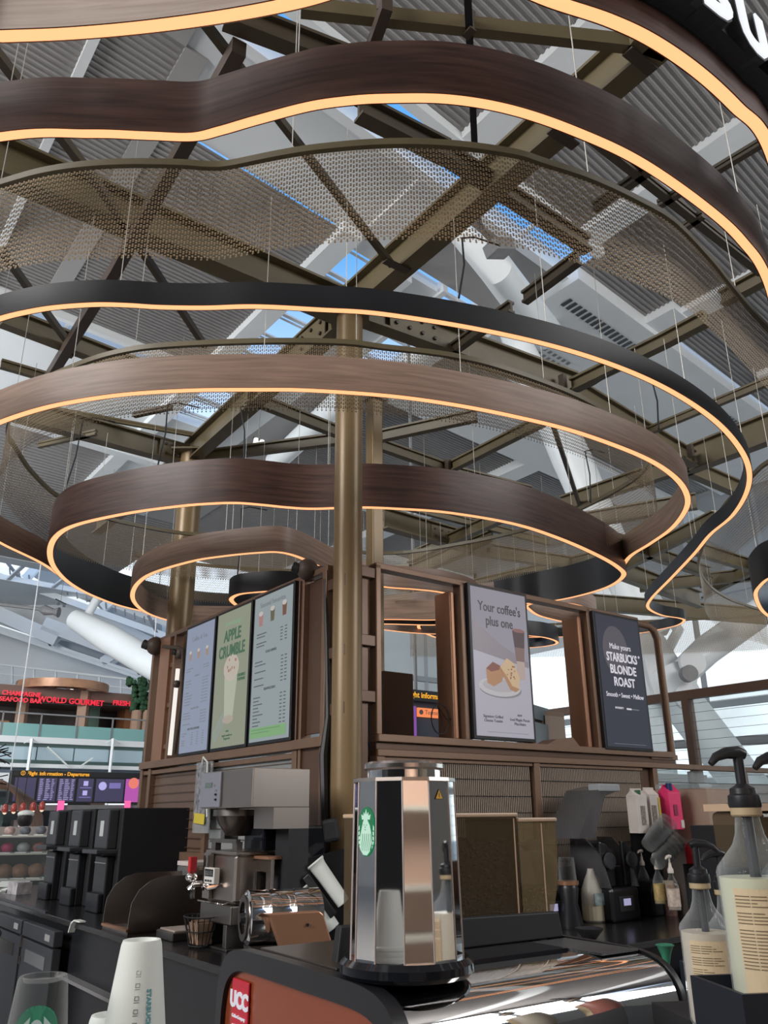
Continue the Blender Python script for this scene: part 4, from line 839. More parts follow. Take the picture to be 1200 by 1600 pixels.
# steel cylinder grinder with copper panel
t = thing('steel_drum', 'horizontal polished steel drum with copper cover on the left counter', 'drum', tuple(AY(386, 1480, 4.30)), 22)
MD = T(-.02, 0, .125) @ RY(90)
make('drum', MB().lathe([(0, 0), (.10, 0), (.12, .012), (.12, .10), (.117, .105), (.117, .11), (.12, .115), (.12, .22), (.117, .225), (.117, .23), (.12, .235), (.12, .36), (0, .36)], 32, MD), chrome, t, smooth=True)
make('end_ring', MB().lathe([(.07, -.008), (.10, -.008), (.10, .0), (.07, .0)], 32, MD), steel_d, t, smooth=True); make('hub', MB().lathe([(0, -.02), (.02, -.02), (.025, 0), (0, 0)], 16, MD), black, t, smooth=True)
make('copper_cover', MB().prism([(.03, .155), (.30, .155), (.32, .14), (.37, -.0), (.12, .0), (.06, .14)], -.17, -.12), copper, t, bevel=.006)
make('cover_screw', MB().cyl((.24, -.17, .10), .007, .008, 10, M=RX(90)), black, t); make('base', MB().box(.0, .34, -.07, .07, .9-AY(386, 1480, 4.30).z, .01), steel_d, t)
# angled cup rack
rk = AY(500, 1484, 4.72); t = thing('cup_rack', 'black angled cup dispenser holding upside-down white paper cups', 'rack', (rk.x, rk.y, .9), 0)
q_ = [AY(x, y, 4.85) for x, y in ((428, 1488), (428, 1400), (465, 1345), (505, 1335), (560, 1320), (560, 1488))]
make('rack_back', MB().prism([(v.x-rk.x, max(0, v.z-.9)) for v in q_], .12, .2), blackm, t); make('rack_top', MB().box(.1, .19, .0, .1, .50, .62, RY(-10)), blackm, t, bevel=.02)
cup_r = ((516, 1381, 'upper white paper cup stack in the black angled rack'), (500, 1420, 'middle white paper cup stack in the black angled rack'), (466, 1452, 'lower white paper cup stack in the black angled rack'))
for px, py, lab in cup_r:
    w_ = AY(px, py, 4.68); Rm = RY(-38); lc = Vector((w_.x-rk.x, w_.y-rk.y, w_.z-.9))
    make('cup_sleeve', MB().box(-.092, -.053, -.06, .07, -.13, .11, T(*lc) @ Rm), black, t, bevel=.004)
    c = thing('paper_cup_stack', lab, 'paper cups', tuple(w_), 0, 'white cups in the angled rack')
    make('cup', MB().lathe([(0, .128), (.045, .128), (.048, .136), (.051, .136), (.052, .128), (.046, .12), (.042, .10), (.036, -.115), (0, -.12)], 28, Rm), paper, c, smooth=True)
# small items left
t = thing('lidded_tub', 'clear plastic tub with white lid beside the black dispensers', 'tub', tuple(LC.matrix_world @ Vector((-1.25, -.25, .9))), -53.5)
make('tub', MB().box(-.14, .14, -.09, .09, .16, .34), plastic, t, bevel=.012); make('lid', MB().box(-.13, .12, -.095, .095, .34, .37), mat('pinkish_white', (.50, .44, .42), .5), t, bevel=.006); make('riser', MB().box(-.16, .2, -.1, .1, 0, .16), black, t); make('contents', MB().box(.02, .13, -.08, .08, .165, .31), mat('tub_brown', (.14, .09, .07), .6), t)
for i, (dx, dy, lab) in enumerate(((-4.75, -.6, 'crumpled white napkin pile at the far left end of the counter'), (-4.3, -.62, 'small white printed carton at the far left end of the counter'))):
    t = thing('napkin' if i == 0 else 'carton', lab, 'napkins' if i == 0 else 'carton', tuple(LC.matrix_world @ Vector((dx, dy, .9))), -53.5+10*i)
    if i == 0:
        for k in range(5): make('sheet', MB().box(-.14, .14, -.1, .1, .0+k*.014, .01+k*.014, T(.02*k-.03, 0, 0) @ RZ(k*13) @ RX(2*k)), paper, t)
    else: make('box', MB().box(-.1, .1, -.07, .07, 0, .10), mat('carton_print', (.4, .38, .4), .6, noise=.5, ns=18), t)
t = thing('paper_strip', 'curled white paper strip hanging over the counter edge by the guards', 'paper', tuple(LC.matrix_world @ Vector((-1.6, -.88, .905))), -53.5)
make('strip', MB().prism([(-.12, -.06), (-.08, .0), (-.02, .02), (.1, .02), (.1, .012), (-.02, .012), (-.075, -.01), (-.11, -.065)], -.05, -.01), paper, t)
# hanging notice
t = thing('hanging_notice', 'bagged printed notices hanging on the left wall above the brewer', 'notice', tuple(LW.matrix_world @ Vector((-1.52, -.1, 1.50))), -53.5)
make('sheet', MB().box(-.17, .02, -.012, 0, .0, .42, RY(4)), mat('notice_print', (.22, .22, .24), .4, noise=.85, ns=26), t); make('yellow_tag', MB().box(-.15, .03, -.016, -.012, .0, .07, RY(4)), mat('tag_yellow', (.55, .45, .06), .5), t)
make('plastic_bag', MB().box(-.2, .08, .0, .01, -.06, .44), glass, t); make('hook', MB().tube([(-.05, -.02, .42), (-.02, -.03, .47), (.04, -.02, .43), (.06, -.02, .2), (.09, -.02, .05)], .008, 6), paper, t)
# left bin
p = AZ(-12, 1432, .78)+Vector((-.22, -.26, 0)); t = thing('waste_bin', 'dark grey waste bin at the left edge of the frame', 'bin', (p.x, p.y, 0), -53.5)
make('body', MB().lathe([(.0, 0), (.2, 0), (.25, .76), (.0, .76)], 4, RZ(45)), dkgrey, t, bevel=.01); make('rim', MB().box(-.19, .19, -.19, .19, .76, .785), grey, t); make('liner', MB().box(-.12, .12, -.12, .12, .785, .81), mat('green_liner', (.03, .09, .07), .6), t)
# ------------------------------------------------------------------ espresso machine
ER = 34.0; er = math.radians(ER); MLEN = .75
eo = Vector((math.cos(er)*.914-math.sin(er)*1.33, math.sin(er)*.914+math.cos(er)*1.33, .85))
EM = thing('espresso_machine', 'large black and chrome espresso machine in the foreground with copper side panel', 'coffee machine', tuple(eo), ER)
MX = Matrix.Rotation(math.radians(90), 4, 'Z')        # profile (y,z) extruded along x
def ex(profile, x0, x1):
    mb = MB(); k = len(profile)
    for x in (x0, x1):
        for y, z in profile: mb.v.append(Vector((x, y, z)))
    mb.f = [tuple(range(k)), tuple(range(k, 2*k))[::-1]]+[(i, (i+1) % k, k+(i+1) % k, k+i) for i in range(k)]; return mb
def smoothp(pr, n=6):
    P = catmull([Vector(p) for p in pr], False, n); return [(p.x, p.y) for p in P]
prof = [(-.01, .0), (-.012, .16), (-.006, .25), (.0, .318), (.012, .352), (.035, .378), (.07, .394), (.12, .402), (.20, .404), (.40, .404), (.60, .404), (.66, .402), (.71, .388), (.745, .355), (.76, .30), (.765, .15), (.765, .0)]
curve = smoothp(prof[1:15], 6); full = [prof[0]]+curve+prof[15:]
make('body', ex([(y+(.004 if y < .3 else -.004), z-.006) for y, z in full], .03, MLEN-.02), black, EM, smooth=True)
front = [c for c in curve if c[0] < .27]
sh = [(y, z) for y, z in front]; sh2 = [(y+.004, z-.005) for y, z in front][::-1]
make('chrome_front', ex(sh+sh2, .035, MLEN-.005), chrome, EM, smooth=True)
cxy = (.375, .0)
inn = []
for y, z in full: inn.append((.024+y*.715/.765, z*.366/.404))
for x, nm in ((.0, 'left_rim'), (MLEN, 'right_rim')):
    mb = MB(); k = len(full); wd = .032 if x == 0 else .014
    for xx in (x, x+wd):
        for (y, z) in full:
            d = Vector((y-cxy[0], z-.12)).normalized(); mb.v.append(Vector((xx, y+d.x*.006, z+(d.y*.006 if z > 0 else 0))))
        for (y, z) in inn: mb.v.append(Vector((xx, y, z)))
    for i in range(k-1):
        mb.f += [(i, i+1, k+i+1, k+i), (2*k+i, 2*k+i+1, 3*k+i+1, 3*k+i), (i, i+1, 2*k+i+1, 2*k+i), (k+i, k+i+1, 3*k+i+1, 3*k+i)]
    make('side_rim', mb, black, EM, smooth=True)
copper_deep = mat('deep_copper_panel', (.22, .046, .016), .25, .2, coat=.3, noise=.05, ns=2)
make('side_panel', ex(inn, .012, .02), copper_deep, EM)
make('sticker', MB().box(.005, .011, .60, .69, .225, .345), mat('sticker_red', (.42, .012, .03), .35), EM, bevel=.003)
for s_, z_, t_ in (('UCC', .045, .302), ('Coffee Company', .010, .270), ('service and support', .008, .252)):
    mb = text_mesh(s_, z_, bold=.002 if s_ == 'UCC' else 0); Rm = T(.0035, .645, t_) @ RZ(-90) @ RX(90); mb.v = [Rm @ v for v in mb.v]; make('sticker_text', mb, white_ink, EM)
make('top_tray', MB().box(.04, MLEN-.13, .20, .33, .404, .409), mat('gloss_black', (.008, .009, .012), .12), EM)
make('top_sheet', MB().box(.04, .30, .27, .62, .404, .412), mat('brown_black_sheet', (.030, .024, .021), .3), EM, bevel=.002)
make('corner_mat', MB().box(MLEN-.125, MLEN-.005, .10, .33, .4035, .4075), mat('mesh_mat', (.07, .075, .08), .4, noise=.6, ns=220), EM)
make('vent_grille', MB().box(MLEN-.36, MLEN-.01, -.020, -.012, .03, .215), mat('grille_dark', (.03, .03, .035), .4), EM)
mb = MB()
for i in range(58): mb.box(MLEN-.357+i*.006, MLEN-.354+i*.006, -.026, -.020, .03, .215)
for i in range(9): mb.box(MLEN-.36, MLEN-.01, -.027, -.020, .03+i*.023, .033+i*.023)
o = make('grille_bars', mb, steel, EM); o['kind'] = 'stuff'
# raised back panel carrying hoppers
BP = thing('hopper_bridge', 'matt black raised bridge panel behind the mirror canister', 'panel', tuple(EM.matrix_world @ Vector((0, .345, .409))), ER)
make('bridge', MB().prism([(.08, 0), (MLEN-.005, 0), (MLEN-.015, .058), (.09, .07)], -.01, .015), blackm, BP, bevel=.003)
for i, (x0, x1, lab) in enumerate(((.25, .645, 'smoky bean hopper full of dark beans, directly behind the mirror canister'), (.65, .785, 'amber bean hopper nearly empty, right of the mirror canister'))):
    t = thing('bean_hopper', lab, 'bean hopper', tuple(EM.matrix_world @ Vector((0, .49, .409))), ER, 'bean hoppers on the espresso machine')
    z1 = .272 if i else .285
    if i: poly = [(x0, .0)]+smoothp([(x1-.055, .0), (x1-.03, .05), (x1-.006, .13), (x1, .20), (x1, z1)], 5)+[(x0, z1)]
    else: poly = [(x0, 0), (x1, 0), (x1, z1), (x0, z1)]
    make('hopper_shell', MB().prism(poly, -.115, .10), amber if i else brownp, t)
    make('lid_rim', MB().box(x0-.003, x1+.004, -.12, .105, z1, z1+.010), mat('rim_cream', (.45, .32, .22), .3), t, bevel=.003)
    mb_ = mat('dark_beans', (.022, .012, .009), .5, noise=.6, ns=60, bump=1.)
    if i: pl = [(x0+.004, .006), (x1-.06, .006), (x1-.03, .07), (x1-.02, .115), (x0+.07, .105), (x0+.05, .08), (x0+.02, .07), (x0+.004, .05)]
    else: pl = [(x0+.01, .01), (x1-.03, .01), (x1-.012, .05), (x1-.01, z1-.06), (x1-.2, z1-.045), (x0+.01, z1-.04)]
    make('bean_mass', MB().prism(pl, -.10, .09), mb_, t)
    beans = MB(); rb = random.Random(3+i)
    for k in range(50 if i else 160):
        x = rb.uniform(x0+.02, x1-.03); z = rb.uniform(.03, .11) if i else rb.uniform(.03, z1-.06); beans.ball((x, -.10, z), .0055, 6, .7)
    o = make('bean', beans, mat('brown_beans', (.05, .02, .012), .4), t, smooth=True); o['kind'] = 'stuff'
    make('divider', MB().box(x1-.055, x1-.051, -.1165, -.114, .02, z1-.004) if i else MB().box(x1-.012, x1-.008, -.1165, -.114, .02, z1-.004), mat('rim_cream', (.45, .32, .22), .3), t)
make('side_plate', MB().box(MLEN-.01, MLEN+.01, .40, .60, .25, .46), mat('plate_light', (.5, .5, .5), .4), EM)
# mirrored octagonal canister
cz = .85+.410; cc = AZ(636, 1521, cz)
CN = thing('mirror_canister', 'tall faceted mirror-chrome canister with a painted green logo reflection on the espresso machine', 'canister', (cc.x, cc.y, cz), 0)
NS = 12; R_ = .106
def ngon(r, z, rot=26.7): return [Vector((r*math.cos(2*math.pi*k/NS+math.radians(rot)), r*math.sin(2*math.pi*k/NS+math.radians(rot)), z)) for k in range(NS)]
a, b = ngon(R_*1.05, .03), ngon(R_*.985, .355)
for k in range(NS):
    j = (k+1) % NS; mb = MB(); mb.quad(a[k], a[j], b[j], b[k]); mb.quad(a[k]*.98, b[k]*.98, b[j]*.98, a[j]*.98)
    make('mirror_facet', mb, chrome, CN)
mb = MB()
for k in range(NS): mb.tube([a[k], b[k]], .0018, 6)
make('facet_edges', mb, mat('edge_pink', (.55, .48, .46), .3, .7), CN)
make('foot', MB().lathe([(0, 0), (.125, 0), (.133, .008), (.132, .022), (.122, .032), (0, .032)], 48), mat('gloss_black', (.008, .009, .012), .08), CN, smooth=True)
make('top_plate', MB().lathe([(0, .355), (R_*1.02, .355), (R_*1.01, .362), (0, .366)], NS, RZ(26.7)), steel, CN)
make('neck', MB().lathe([(.078, .362), (.078, .378), (.074, .38)], 40), chrome, CN, smooth=True)
make('lid', MB().lathe([(0, .378), (.080, .378), (.084, .382), (.084, .39), (.080, .395), (0, .395)], 40), mat('brushed_lid', (.6, .56, .54), .2, 1., noise=.25, ns=40), CN, smooth=True)
def facet_frame(px):      # facet whose centre is seen nearest to pixel column px
    best = None
    for k in range(NS):
        j = (k+1) % NS; c = (a[k]+a[j]+b[j]+b[k])/4; n = (a[j]-a[k]).cross(b[k]-a[k]).normalized()
        if n.dot(c) < 0: n = -n
        wc = CN.matrix_world @ c
        if (CAM-wc).dot(n) < 0: continue
        d = CR.transposed() @ (wc-CAM); x = 600+F*d.x/-d.z
        if best is None or abs(x-px) < best[0]: best = (abs(x-px), c, n, (a[j]-a[k]).normalized())
    return best
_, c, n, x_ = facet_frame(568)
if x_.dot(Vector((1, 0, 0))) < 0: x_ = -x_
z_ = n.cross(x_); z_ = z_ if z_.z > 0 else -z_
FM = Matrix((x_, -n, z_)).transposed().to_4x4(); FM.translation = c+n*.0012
green = em('logo_reflection_green', (.0, .16, .055), 1.); mint = em('logo_reflection_mint', (.50, .74, .60), 1.)  # reflection of a round sign, painted on the facet as glowing decals
LGH = .026; lm = FM @ T(0, 0, .068); LSX = 1.05; LSZ = 1.28; LDX = -.007
def clipx(poly, x0, x1):
    for lim, sg in ((x0, 1), (x1, -1)):
        out = []
        for i in range(len(poly)):
            a_, b_ = poly[i-1], poly[i]; da, db = sg*(a_[0]-lim), sg*(b_[0]-lim)
            if (da < 0) != (db < 0): f = da/(da-db); out.append((lim, a_[1]+f*(b_[1]-a_[1])))
            if db >= 0: out.append(b_)
        poly = out
        if len(poly) < 3: return None
    return poly
LSX = LSZ = 1.; LDX = 0
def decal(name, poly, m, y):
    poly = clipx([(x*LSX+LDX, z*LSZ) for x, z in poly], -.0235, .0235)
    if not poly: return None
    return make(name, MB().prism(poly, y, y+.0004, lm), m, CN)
sxx = 1.0
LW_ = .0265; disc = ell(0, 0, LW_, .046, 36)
decal('logo_reflection_disc', disc, green, -.0005)
decal('logo_reflection_head', ell(-.002, .010, .0095, .014, 20), mint, -.0012)
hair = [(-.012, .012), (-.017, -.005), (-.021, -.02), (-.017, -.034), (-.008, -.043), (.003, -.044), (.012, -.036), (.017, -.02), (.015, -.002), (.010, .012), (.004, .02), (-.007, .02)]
decal('logo_reflection_hair', hair, mint, -.0009)
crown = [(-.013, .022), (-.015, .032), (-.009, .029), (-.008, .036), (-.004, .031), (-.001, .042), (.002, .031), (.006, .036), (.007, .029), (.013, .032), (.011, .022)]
decal('logo_reflection_crown', crown, mint, -.0014)
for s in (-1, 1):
    decal('logo_reflection_tail', [(s*.021, .012), (s*.026, .004), (s*.026, -.012), (s*.021, -.026), (s*.018, -.032), (s*.0195, -.018), (s*.020, -.004)], mint, -.0009)
    for k in range(4): decal('logo_reflection_scale', [(s*.018, .004-k*.009), (s*.026, .000-k*.009), (s*.026, -.002-k*.009), (s*.018, .0015-k*.009)], green, -.0014)
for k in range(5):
    x = -.012+k*.006; decal('logo_reflection_wave', [(x, -.004), (x+.0016, -.012), (x-.0005, -.022), (x+.001, -.036), (x+.0019, -.036), (x+.0006, -.022), (x+.0027, -.012), (x+.001, -.004)], green, -.0014)
for s in (-1, 1): decal('logo_reflection_eye', ell(-.002+s*.0042, .012, .0018, .0007, 8), green, -.0018)
decal('logo_reflection_mouth', ell(-.002, .003, .0022, .0007, 8), green, -.0018); decal('logo_reflection_nose', [(-.0024, .010), (-.0016, .010), (-.0014, .006), (-.0028, .006)], green, -.0018)
_, c, n, x_ = facet_frame(688)
if x_.dot(Vector((1, 0, 0))) < 0: x_ = -x_
z_ = n.cross(x_); z_ = z_ if z_.z > 0 else -z_
lm = Matrix((x_, -n, z_)).transposed().to_4x4(); lm.translation = c+n*.001; lm = lm @ T(0, 0, .136); LDX = 0; LSX = LSZ = 1.
decal('warning_sign', [(-.0115, -.009), (.0115, -.009), (0, .011)], mat('warn_black', (.02, .02, .02), .4), -.0004); decal('warning_sign', [(-.0095, -.0078), (.0095, -.0078), (0, .009)], mat('warn_yellow', (.65, .35, .02), .4), -.0008)
decal('warning_mark', [(-.0008, -.005), (.0008, -.005), (.0008, .003), (-.0008, .003)], mat('warn_black', (.02, .02, .02), .4), -.0012)
# room behind the camera, mirrored in the canister
bc = thing('back_cupboard', 'beige shelving unit behind the photographer, mirrored in the chrome canister', 'cupboard', (1.25, -2.4, 0), 0)
beige = mat('beige_laminate', (.62, .46, .38), .5)
make('back_panel', MB().box(-1.1, 2.6, 0, .04, 0, 3.2), beige, bc)
for z in (.5, .95, 1.25, 1.75): make('shelf', MB().box(-1.1, 2.6, .04, .3, z, z+.03), paper, bc)
for k in range(8): 
    q = thing('black_bottle', ORD[k]+' black bottle from the left on the beige shelf behind the photographer', 'bottle', (.5+k*.16, -2.22, 1.28), 180, 'black bottles mirrored in the canister')
    make('body', MB().cyl((0, 0, 0), .045, .15, 14), black, q); make('label', MB().box(-.025, .025, -.048, -.044, .04, .1), paper, q)
bc2 = thing('machine_cabinet', 'dark cabinet behind the photographer, mirrored in the chrome canister', 'cabinet', (-1.4, -2.4, 0), 0)
make('body', MB().box(-3.3, 1.5, 0, .5, 0, 3.0), blackm, bc2)
make('low_front', MB().box(-1.3, 1.3, .5, .52, 0, .7), dkgrey, bc2)
sp2 = thing('added_side_panel', 'olive grey panel added out of view at right for the chrome to mirror', 'partition', (4.0, .0, 0), -60)
make('panel', MB().box(-1.0, 4.2, 0, .06, 0, 3.2), mat('olive_added_panel', (.20, .18, .14), .6), sp2)  # unseen panel added so the chrome mirrors olive instead of white
make('stripe', MB().box(-1.0, 4.2, -.01, 0, .55, .62), mat('red_stripe', (.5, .03, .03), .5), sp2)
area('shelf_fill', (1.8, -1.2, 2.9), (1.6, -2.4, 1.2), 1.0, 40, (1, .86, .74))  # added fill to brighten the shelves that the canister mirrors
# front counter under the foreground things
FC = thing('front_counter', 'dark service counter under the espresso machine, mostly below the frame', 'counter', (0, 1.4, 0), ER)
make('worktop', MB().box(-1.8, 2.2, -.35, .95, .81, .85), blackm, FC); make('carcass', MB().box(-1.75, 2.15, -.3, .9, 0, .81), dkgrey, FC)
# ------------------------------------------------------------------ cups in the foreground
def cup_stack(name, label, px, py_top, y, m, rtop, rbase, hh, n=3, z0=.85):
    p = AY(px, py_top, y); t = thing(name, label, 'paper cups' if m is paper else 'plastic cups', (p.x, p.y, z0)); zt = p.z-z0
    mb = MB().lathe([(0, zt-.006), (rtop-.006, zt-.006), (rtop-.004, zt), (rtop, zt), (rtop+.002, zt-.006), (rbase, zt-hh), (rbase+.004, zt-hh-.002), (rbase+.004, zt-hh-.008), (rbase, zt-hh-.01)], 40)
    make('top_cup', mb, m, t, smooth=True)
    k = 0; z = zt-hh-.01
    while z > .02:
        d = min(.014, z); make('nested_cup', MB().lathe([(rbase-.001, z), (rbase+.004, z-.001), (rbase+.004, z-d*.6), (rbase, z-d)], 36), m, t, smooth=True); z -= .014; k += 1
    return t, zt
CS, zt = cup_stack('paper_cup_stack', 'tall stack of upside-down white paper cups in the left foreground', 222, 1468, 1.25, paper, .025, .0425, .125)
cs_w = CS.location
def cupmark(t, zt, ang, z, s, txt=None, box=None, rr0=.025, rb=.0425, hh=.125, m=ink):
    f = (zt-z)/hh; r = rr0+(rb-rr0)*f+.0004; a = math.radians(ang); c = Vector((r*math.cos(a), r*math.sin(a), z)); tilt = math.degrees(math.atan2(rb-rr0, hh))
    M = T(*c) @ RZ(ang+90) @ RX(-tilt)
    if txt: return text('cup_print', txt, s, m, t, M @ RY(90), bold=.0003)
    mb = MB(); w = s
    for (x0, x1, z0, z1) in ((-w, w, w*.8, w*.8+.0006), (-w, w, -w*.8, -w*.8+.0006), (-w, -w+.0006, -w*.8, w*.8), (w-.0006, w, -w*.8, w*.8), (-w*1.2, w*1.2, -w*1.6, -w*1.4)): mb.box(x0, x1, -.0004, .0002, z0, z1, M)
    return make('cup_checkbox', mb, m, t)
for k in range(6): cupmark(CS, zt, -76, zt-.036-k*.0145, .0028)
cupmark(CS, zt, -50, zt-.078, .0085, 'STARBUCKS', m=em('cup_teal', (.05, .13, .14), 1))
for k in range(3): make('print_line', MB().lathe([(.0262+.0004*k, zt-.0125-k*.0022), (.0262+.0004*k, zt-.013-k*.0022)], 40), ink2, CS)
CS2, _ = cup_stack('paper_cup_stack', 'lower stack of white paper cups half hidden behind the tall stack', 172, 1585, 1.32, paper, .025, .0425, .11)
PC, zp = cup_stack('plastic_cup_stack', 'clear plastic cup stack with green logo at the lower left', 68, 1524, 1.2, plastic, .029, .045, .14)
lm = T(0, 0, 0)
def pdec(poly, m, dy):
    mb = MB(); V = []
    for x, z in poly:
        zz = zp-.058+z; r = .029+(.045-.029)*(zp-zz)/.14+.0012+dy; a = math.radians(-72)+x/r; V.append(Vector((r*math.cos(a), r*math.sin(a), zz)))
    mb.quad(*V); return make('cup_logo', mb, m, PC)
pg = em('cup_green', (.012, .11, .06), 1)
for k in range(24):
    a0 = k/24*2*math.pi; a1 = (k+1)/24*2*math.pi; pdec([(0, 0), (.028*math.cos(a0), .03*math.sin(a0)), (.028*math.cos(a1), .03*math.sin(a1))], pg, 0)
pale = em('cup_pale_green', (.22, .27, .25), 1)
pdec(ell(0, .004, .008, .011, 16), pale, .0006)
for s in (-1, 1):
    for k in range(4): pdec([(s*(.008+k*.004), .018-k*.004), (s*(.012+k*.004), .014-k*.004), (s*(.014+k*.004), -.02+k*.003), (s*(.011+k*.004), -.02+k*.003)][::s], pale, .0006)
# ------------------------------------------------------------------ syrup bottles, right foreground
def syrup(label, px, pbase, y, s=1., tint=(.62, .60, .44), rot=0, lab2=True, fill=.62, arm=-1):
    p = AY(px, pbase, y); t = thing('syrup_bottle', label, 'bottle', tuple(p), rot, 'syrup bottles with black pumps')
    r = .047*s; pr = [(0, 0), (r*.93, 0), (r, .008*s), (r, .148*s), (r*1.02, .158*s), (r*.97, .165*s), (.023*s, .192*s), (.0180*s, .205*s), (.0150*s, .226*s), (.018*s, .228*s), (.018*s, .234*s), (.0135*s, .236*s)]
    make('glass_body', MB().lathe(pr, 40), glass, t, smooth=True)
    make('syrup', MB().lathe([(0, .004*s), (r*.9, .005*s), (r*.955, .012*s), (r*.955, .17*s*fill/.62*.9), (0, .17*s*fill/.62*.9)], 32), mat('syrup_%02d' % int(tint[0]*100), tint, .35, noise=.04, ns=4), t, smooth=True)
    mb = MB(); n = 12
    for k in range(n):
        for z0, z1 in ((.02*s, .142*s),):
            a0 = math.radians(-150+k*7.5); a1 = math.radians(-150+(k+1)*7.5); rr_ = r+.0006
            mb.quad(*(Vector((rr_*math.cos(q), rr_*math.sin(q), z)) for q, z in ((a0, z0), (a1, z0), (a1, z1), (a0, z1))))
    make('label', mb, mat('label_tan', (.50, .40, .26), .6, noise=.06, ns=20), t)
    rr2 = random.Random(int(px)); mb = MB()
    for i in range(22):
        z = .134*s-i*.0038*s
        if i in (4, 9): continue
        L_ = rr2.uniform(30, 76)
        for q in range(int(L_/8)):
            a0 = math.radians(-148+q*8); a1 = math.radians(-148+(q+1)*8-(2 if q % 3 == 2 else 0)); rr_ = r+.0011
            mb.quad(*(Vector((rr_*math.cos(w), rr_*math.sin(w), zz)) for w, zz in ((a0, z-.0012*s), (a1, z-.0012*s), (a1, z), (a0, z))))
    o = make('label_print', mb, mat('print_brown', (.15, .11, .06), .6), t); o['kind'] = 'stuff'
    mb = MB()
    for i in range(9):
        a0 = math.radians(-88+i*1.8); rr_ = r+.0012; mb.quad(*(Vector((rr_*math.cos(w), rr_*math.sin(w), zz)) for w, zz in ((a0, .026*s), (a0+.018, .026*s), (a0+.018, .046*s), (a0, .046*s))))
    make('barcode', mb, mat('print_brown', (.15, .11, .06), .6), t)
    pm_ = black
    make('neck_ring', MB().lathe([(.0175*s, .226*s), (.0195*s, .228*s), (.0195*s, .237*s), (.0175*s, .239*s)], 24), mat('ring_tan', (.36, .28, .17), .4), t, smooth=True)
    make('pump_collar', MB().lathe([(0, .237*s), (.020*s, .237*s), (.021*s, .241*s), (.020*s, .252*s), (.017*s, .254*s), (.0165*s, .261*s), (.009*s, .265*s), (.0075*s, .267*s), (0, .267*s)], 20), pm_, t, smooth=True)
    make('pump_stem', MB().tube([(0, 0, .262*s), (0, 0, .303*s)], .0068*s, 12), pm_, t, smooth=True)
    a_ = arm
    make('pump_head', MB().tube([(-a_*.010*s, 0, .304*s), (0, 0, .307*s), (a_*.018*s, -.004*s, .306*s), (a_*.032*s, -.006*s, .301*s), (a_*.041*s, -.008*s, .292*s)], [.0065*s, .009*s, .0075*s, .006*s, .004*s], 10), pm_, t, smooth=True)
    make('pump_tube', MB().tube([(0, 0, .24*s), (0, 0, .05*s)], .007*s, 10), dkgrey, t); return t
syrup('largest syrup bottle at the right edge, standing on the black box, with tan printed label', 1214, 1584, 1.15, 1.0, (.60, .58, .42))
syrup('smaller syrup bottle left of the large one, with a black pump', 1122, 1602, 1.72, 1.0, (.56, .48, .38), arm=1)
syrup('syrup bottle with red label mostly hidden between two others', 1160, 1596, 1.86, 1.0, (.45, .14, .10), arm=-1)
syrup('syrup bottle cut by the right edge, only its pump nozzle in frame', 1290, 1592, 1.15, 1.0, (.60, .58, .42))
b1_ = AY(1214, 1584, 1.15); zt2 = AY(1150, 1548, 1.10).z
t = thing('syrup_box', 'black open box around the foot of the largest syrup bottle at lower right', 'box', (b1_.x, b1_.y, .85), 8); zi = b1_.z-.85; zo_ = zt2-.85
make('floor_block', MB().box(-.065, .20, -.055, .06, 0, zi-.001), mat('box_navy', (.008, .011, .018), .4), t)
for a4 in ((-.07, .21, -.062, -.056), (-.07, .21, .056, .062), (-.076, -.07, -.062, .062), (.21, .216, -.062, .062)): make('box_wall', MB().box(*a4, 0, zo_), mat('box_navy', (.008, .011, .018), .4), t)
p = AY(1122, 1602, 1.72); t = thing('syrup_riser', 'black riser shelf carrying the smaller syrup bottles below the frame', 'riser', (p.x+.06, p.y+.04, .85), 8); make('shelf', MB().box(-.095, .2, -.02, .18, 0, p.z-.851), blackm, t)
# ------------------------------------------------------------------ right counter things
def RP(x, y, z=.9): return tuple(RC.matrix_world @ Vector((x, y, z)))
def onR(px, py, z=.9): p = AZ(px, py, z); return (p.x, p.y, z)
t = thing('milk_jug', 'translucent plastic milk jug, half full, on the right counter', 'bottle', onR(930, 1440), 20)
jp = [(0, 0), (.062, 0), (.07, .01), (.07, .15), (.066, .19), (.045, .245), (.026, .285), (.024, .30), (0, .30)]
make('jug', MB().lathe(jp, 20, Matrix.Diagonal((1.12, 1.0, 1, 1))), mat('jug_plastic', (.50, .50, .45), .35), t, smooth=True); make('milk', MB().lathe([(.0705, .012), (.0715, .10)], 20, Matrix.Diagonal((1.12, 1.0, 1, 1))), mat('milk_cream', (.60, .56, .42), .4), t)
make('label', MB().box(-.035, .035, -.074, -.066, .10, .17), mat('jug_label', (.32, .42, .42), .5, noise=.5, ns=30), t); make('handle', MB().tube([(.045, -.02, .25), (.075, -.02, .22), (.07, -.02, .16)], .012, 8), mat('jug_plastic', (.50, .50, .45), .35), t, smooth=True); make('cap', MB().cyl((0, 0, .298), .022, .015, 16), mat('jug_cap', (.55, .55, .5), .4), t)
t = thing('cup_rinser', 'black tapered jug rinser with clear cup on top beside the hopper', 'rinser', onR(893, 1450), 15)
make('base', MB().lathe([(0, 0), (.07, 0), (.075, .02), (.05, .14), (.062, .22), (.055, .24), (0, .24)], 28), black, t, smooth=True); make('orange_band', MB().lathe([(.0, .24), (.064, .24), (.066, .262), (0, .262)], 28), copper, t, smooth=True); make('clear_cup', MB().lathe([(.055, .262), (.048, .39), (.05, .395), (0, .395)], 28), plastic, t, smooth=True)
t = thing('tamper_bowl', 'small black bowl standing behind the espresso machine corner', 'bowl', onR(922, 1468, .93), 0)
make('bowl', MB().lathe([(0, -.03), (.035, -.03), (.03, 0), (.07, .045), (.075, .055), (.068, .055), (.02, .01), (0, .01)], 28), blackm, t, smooth=True)
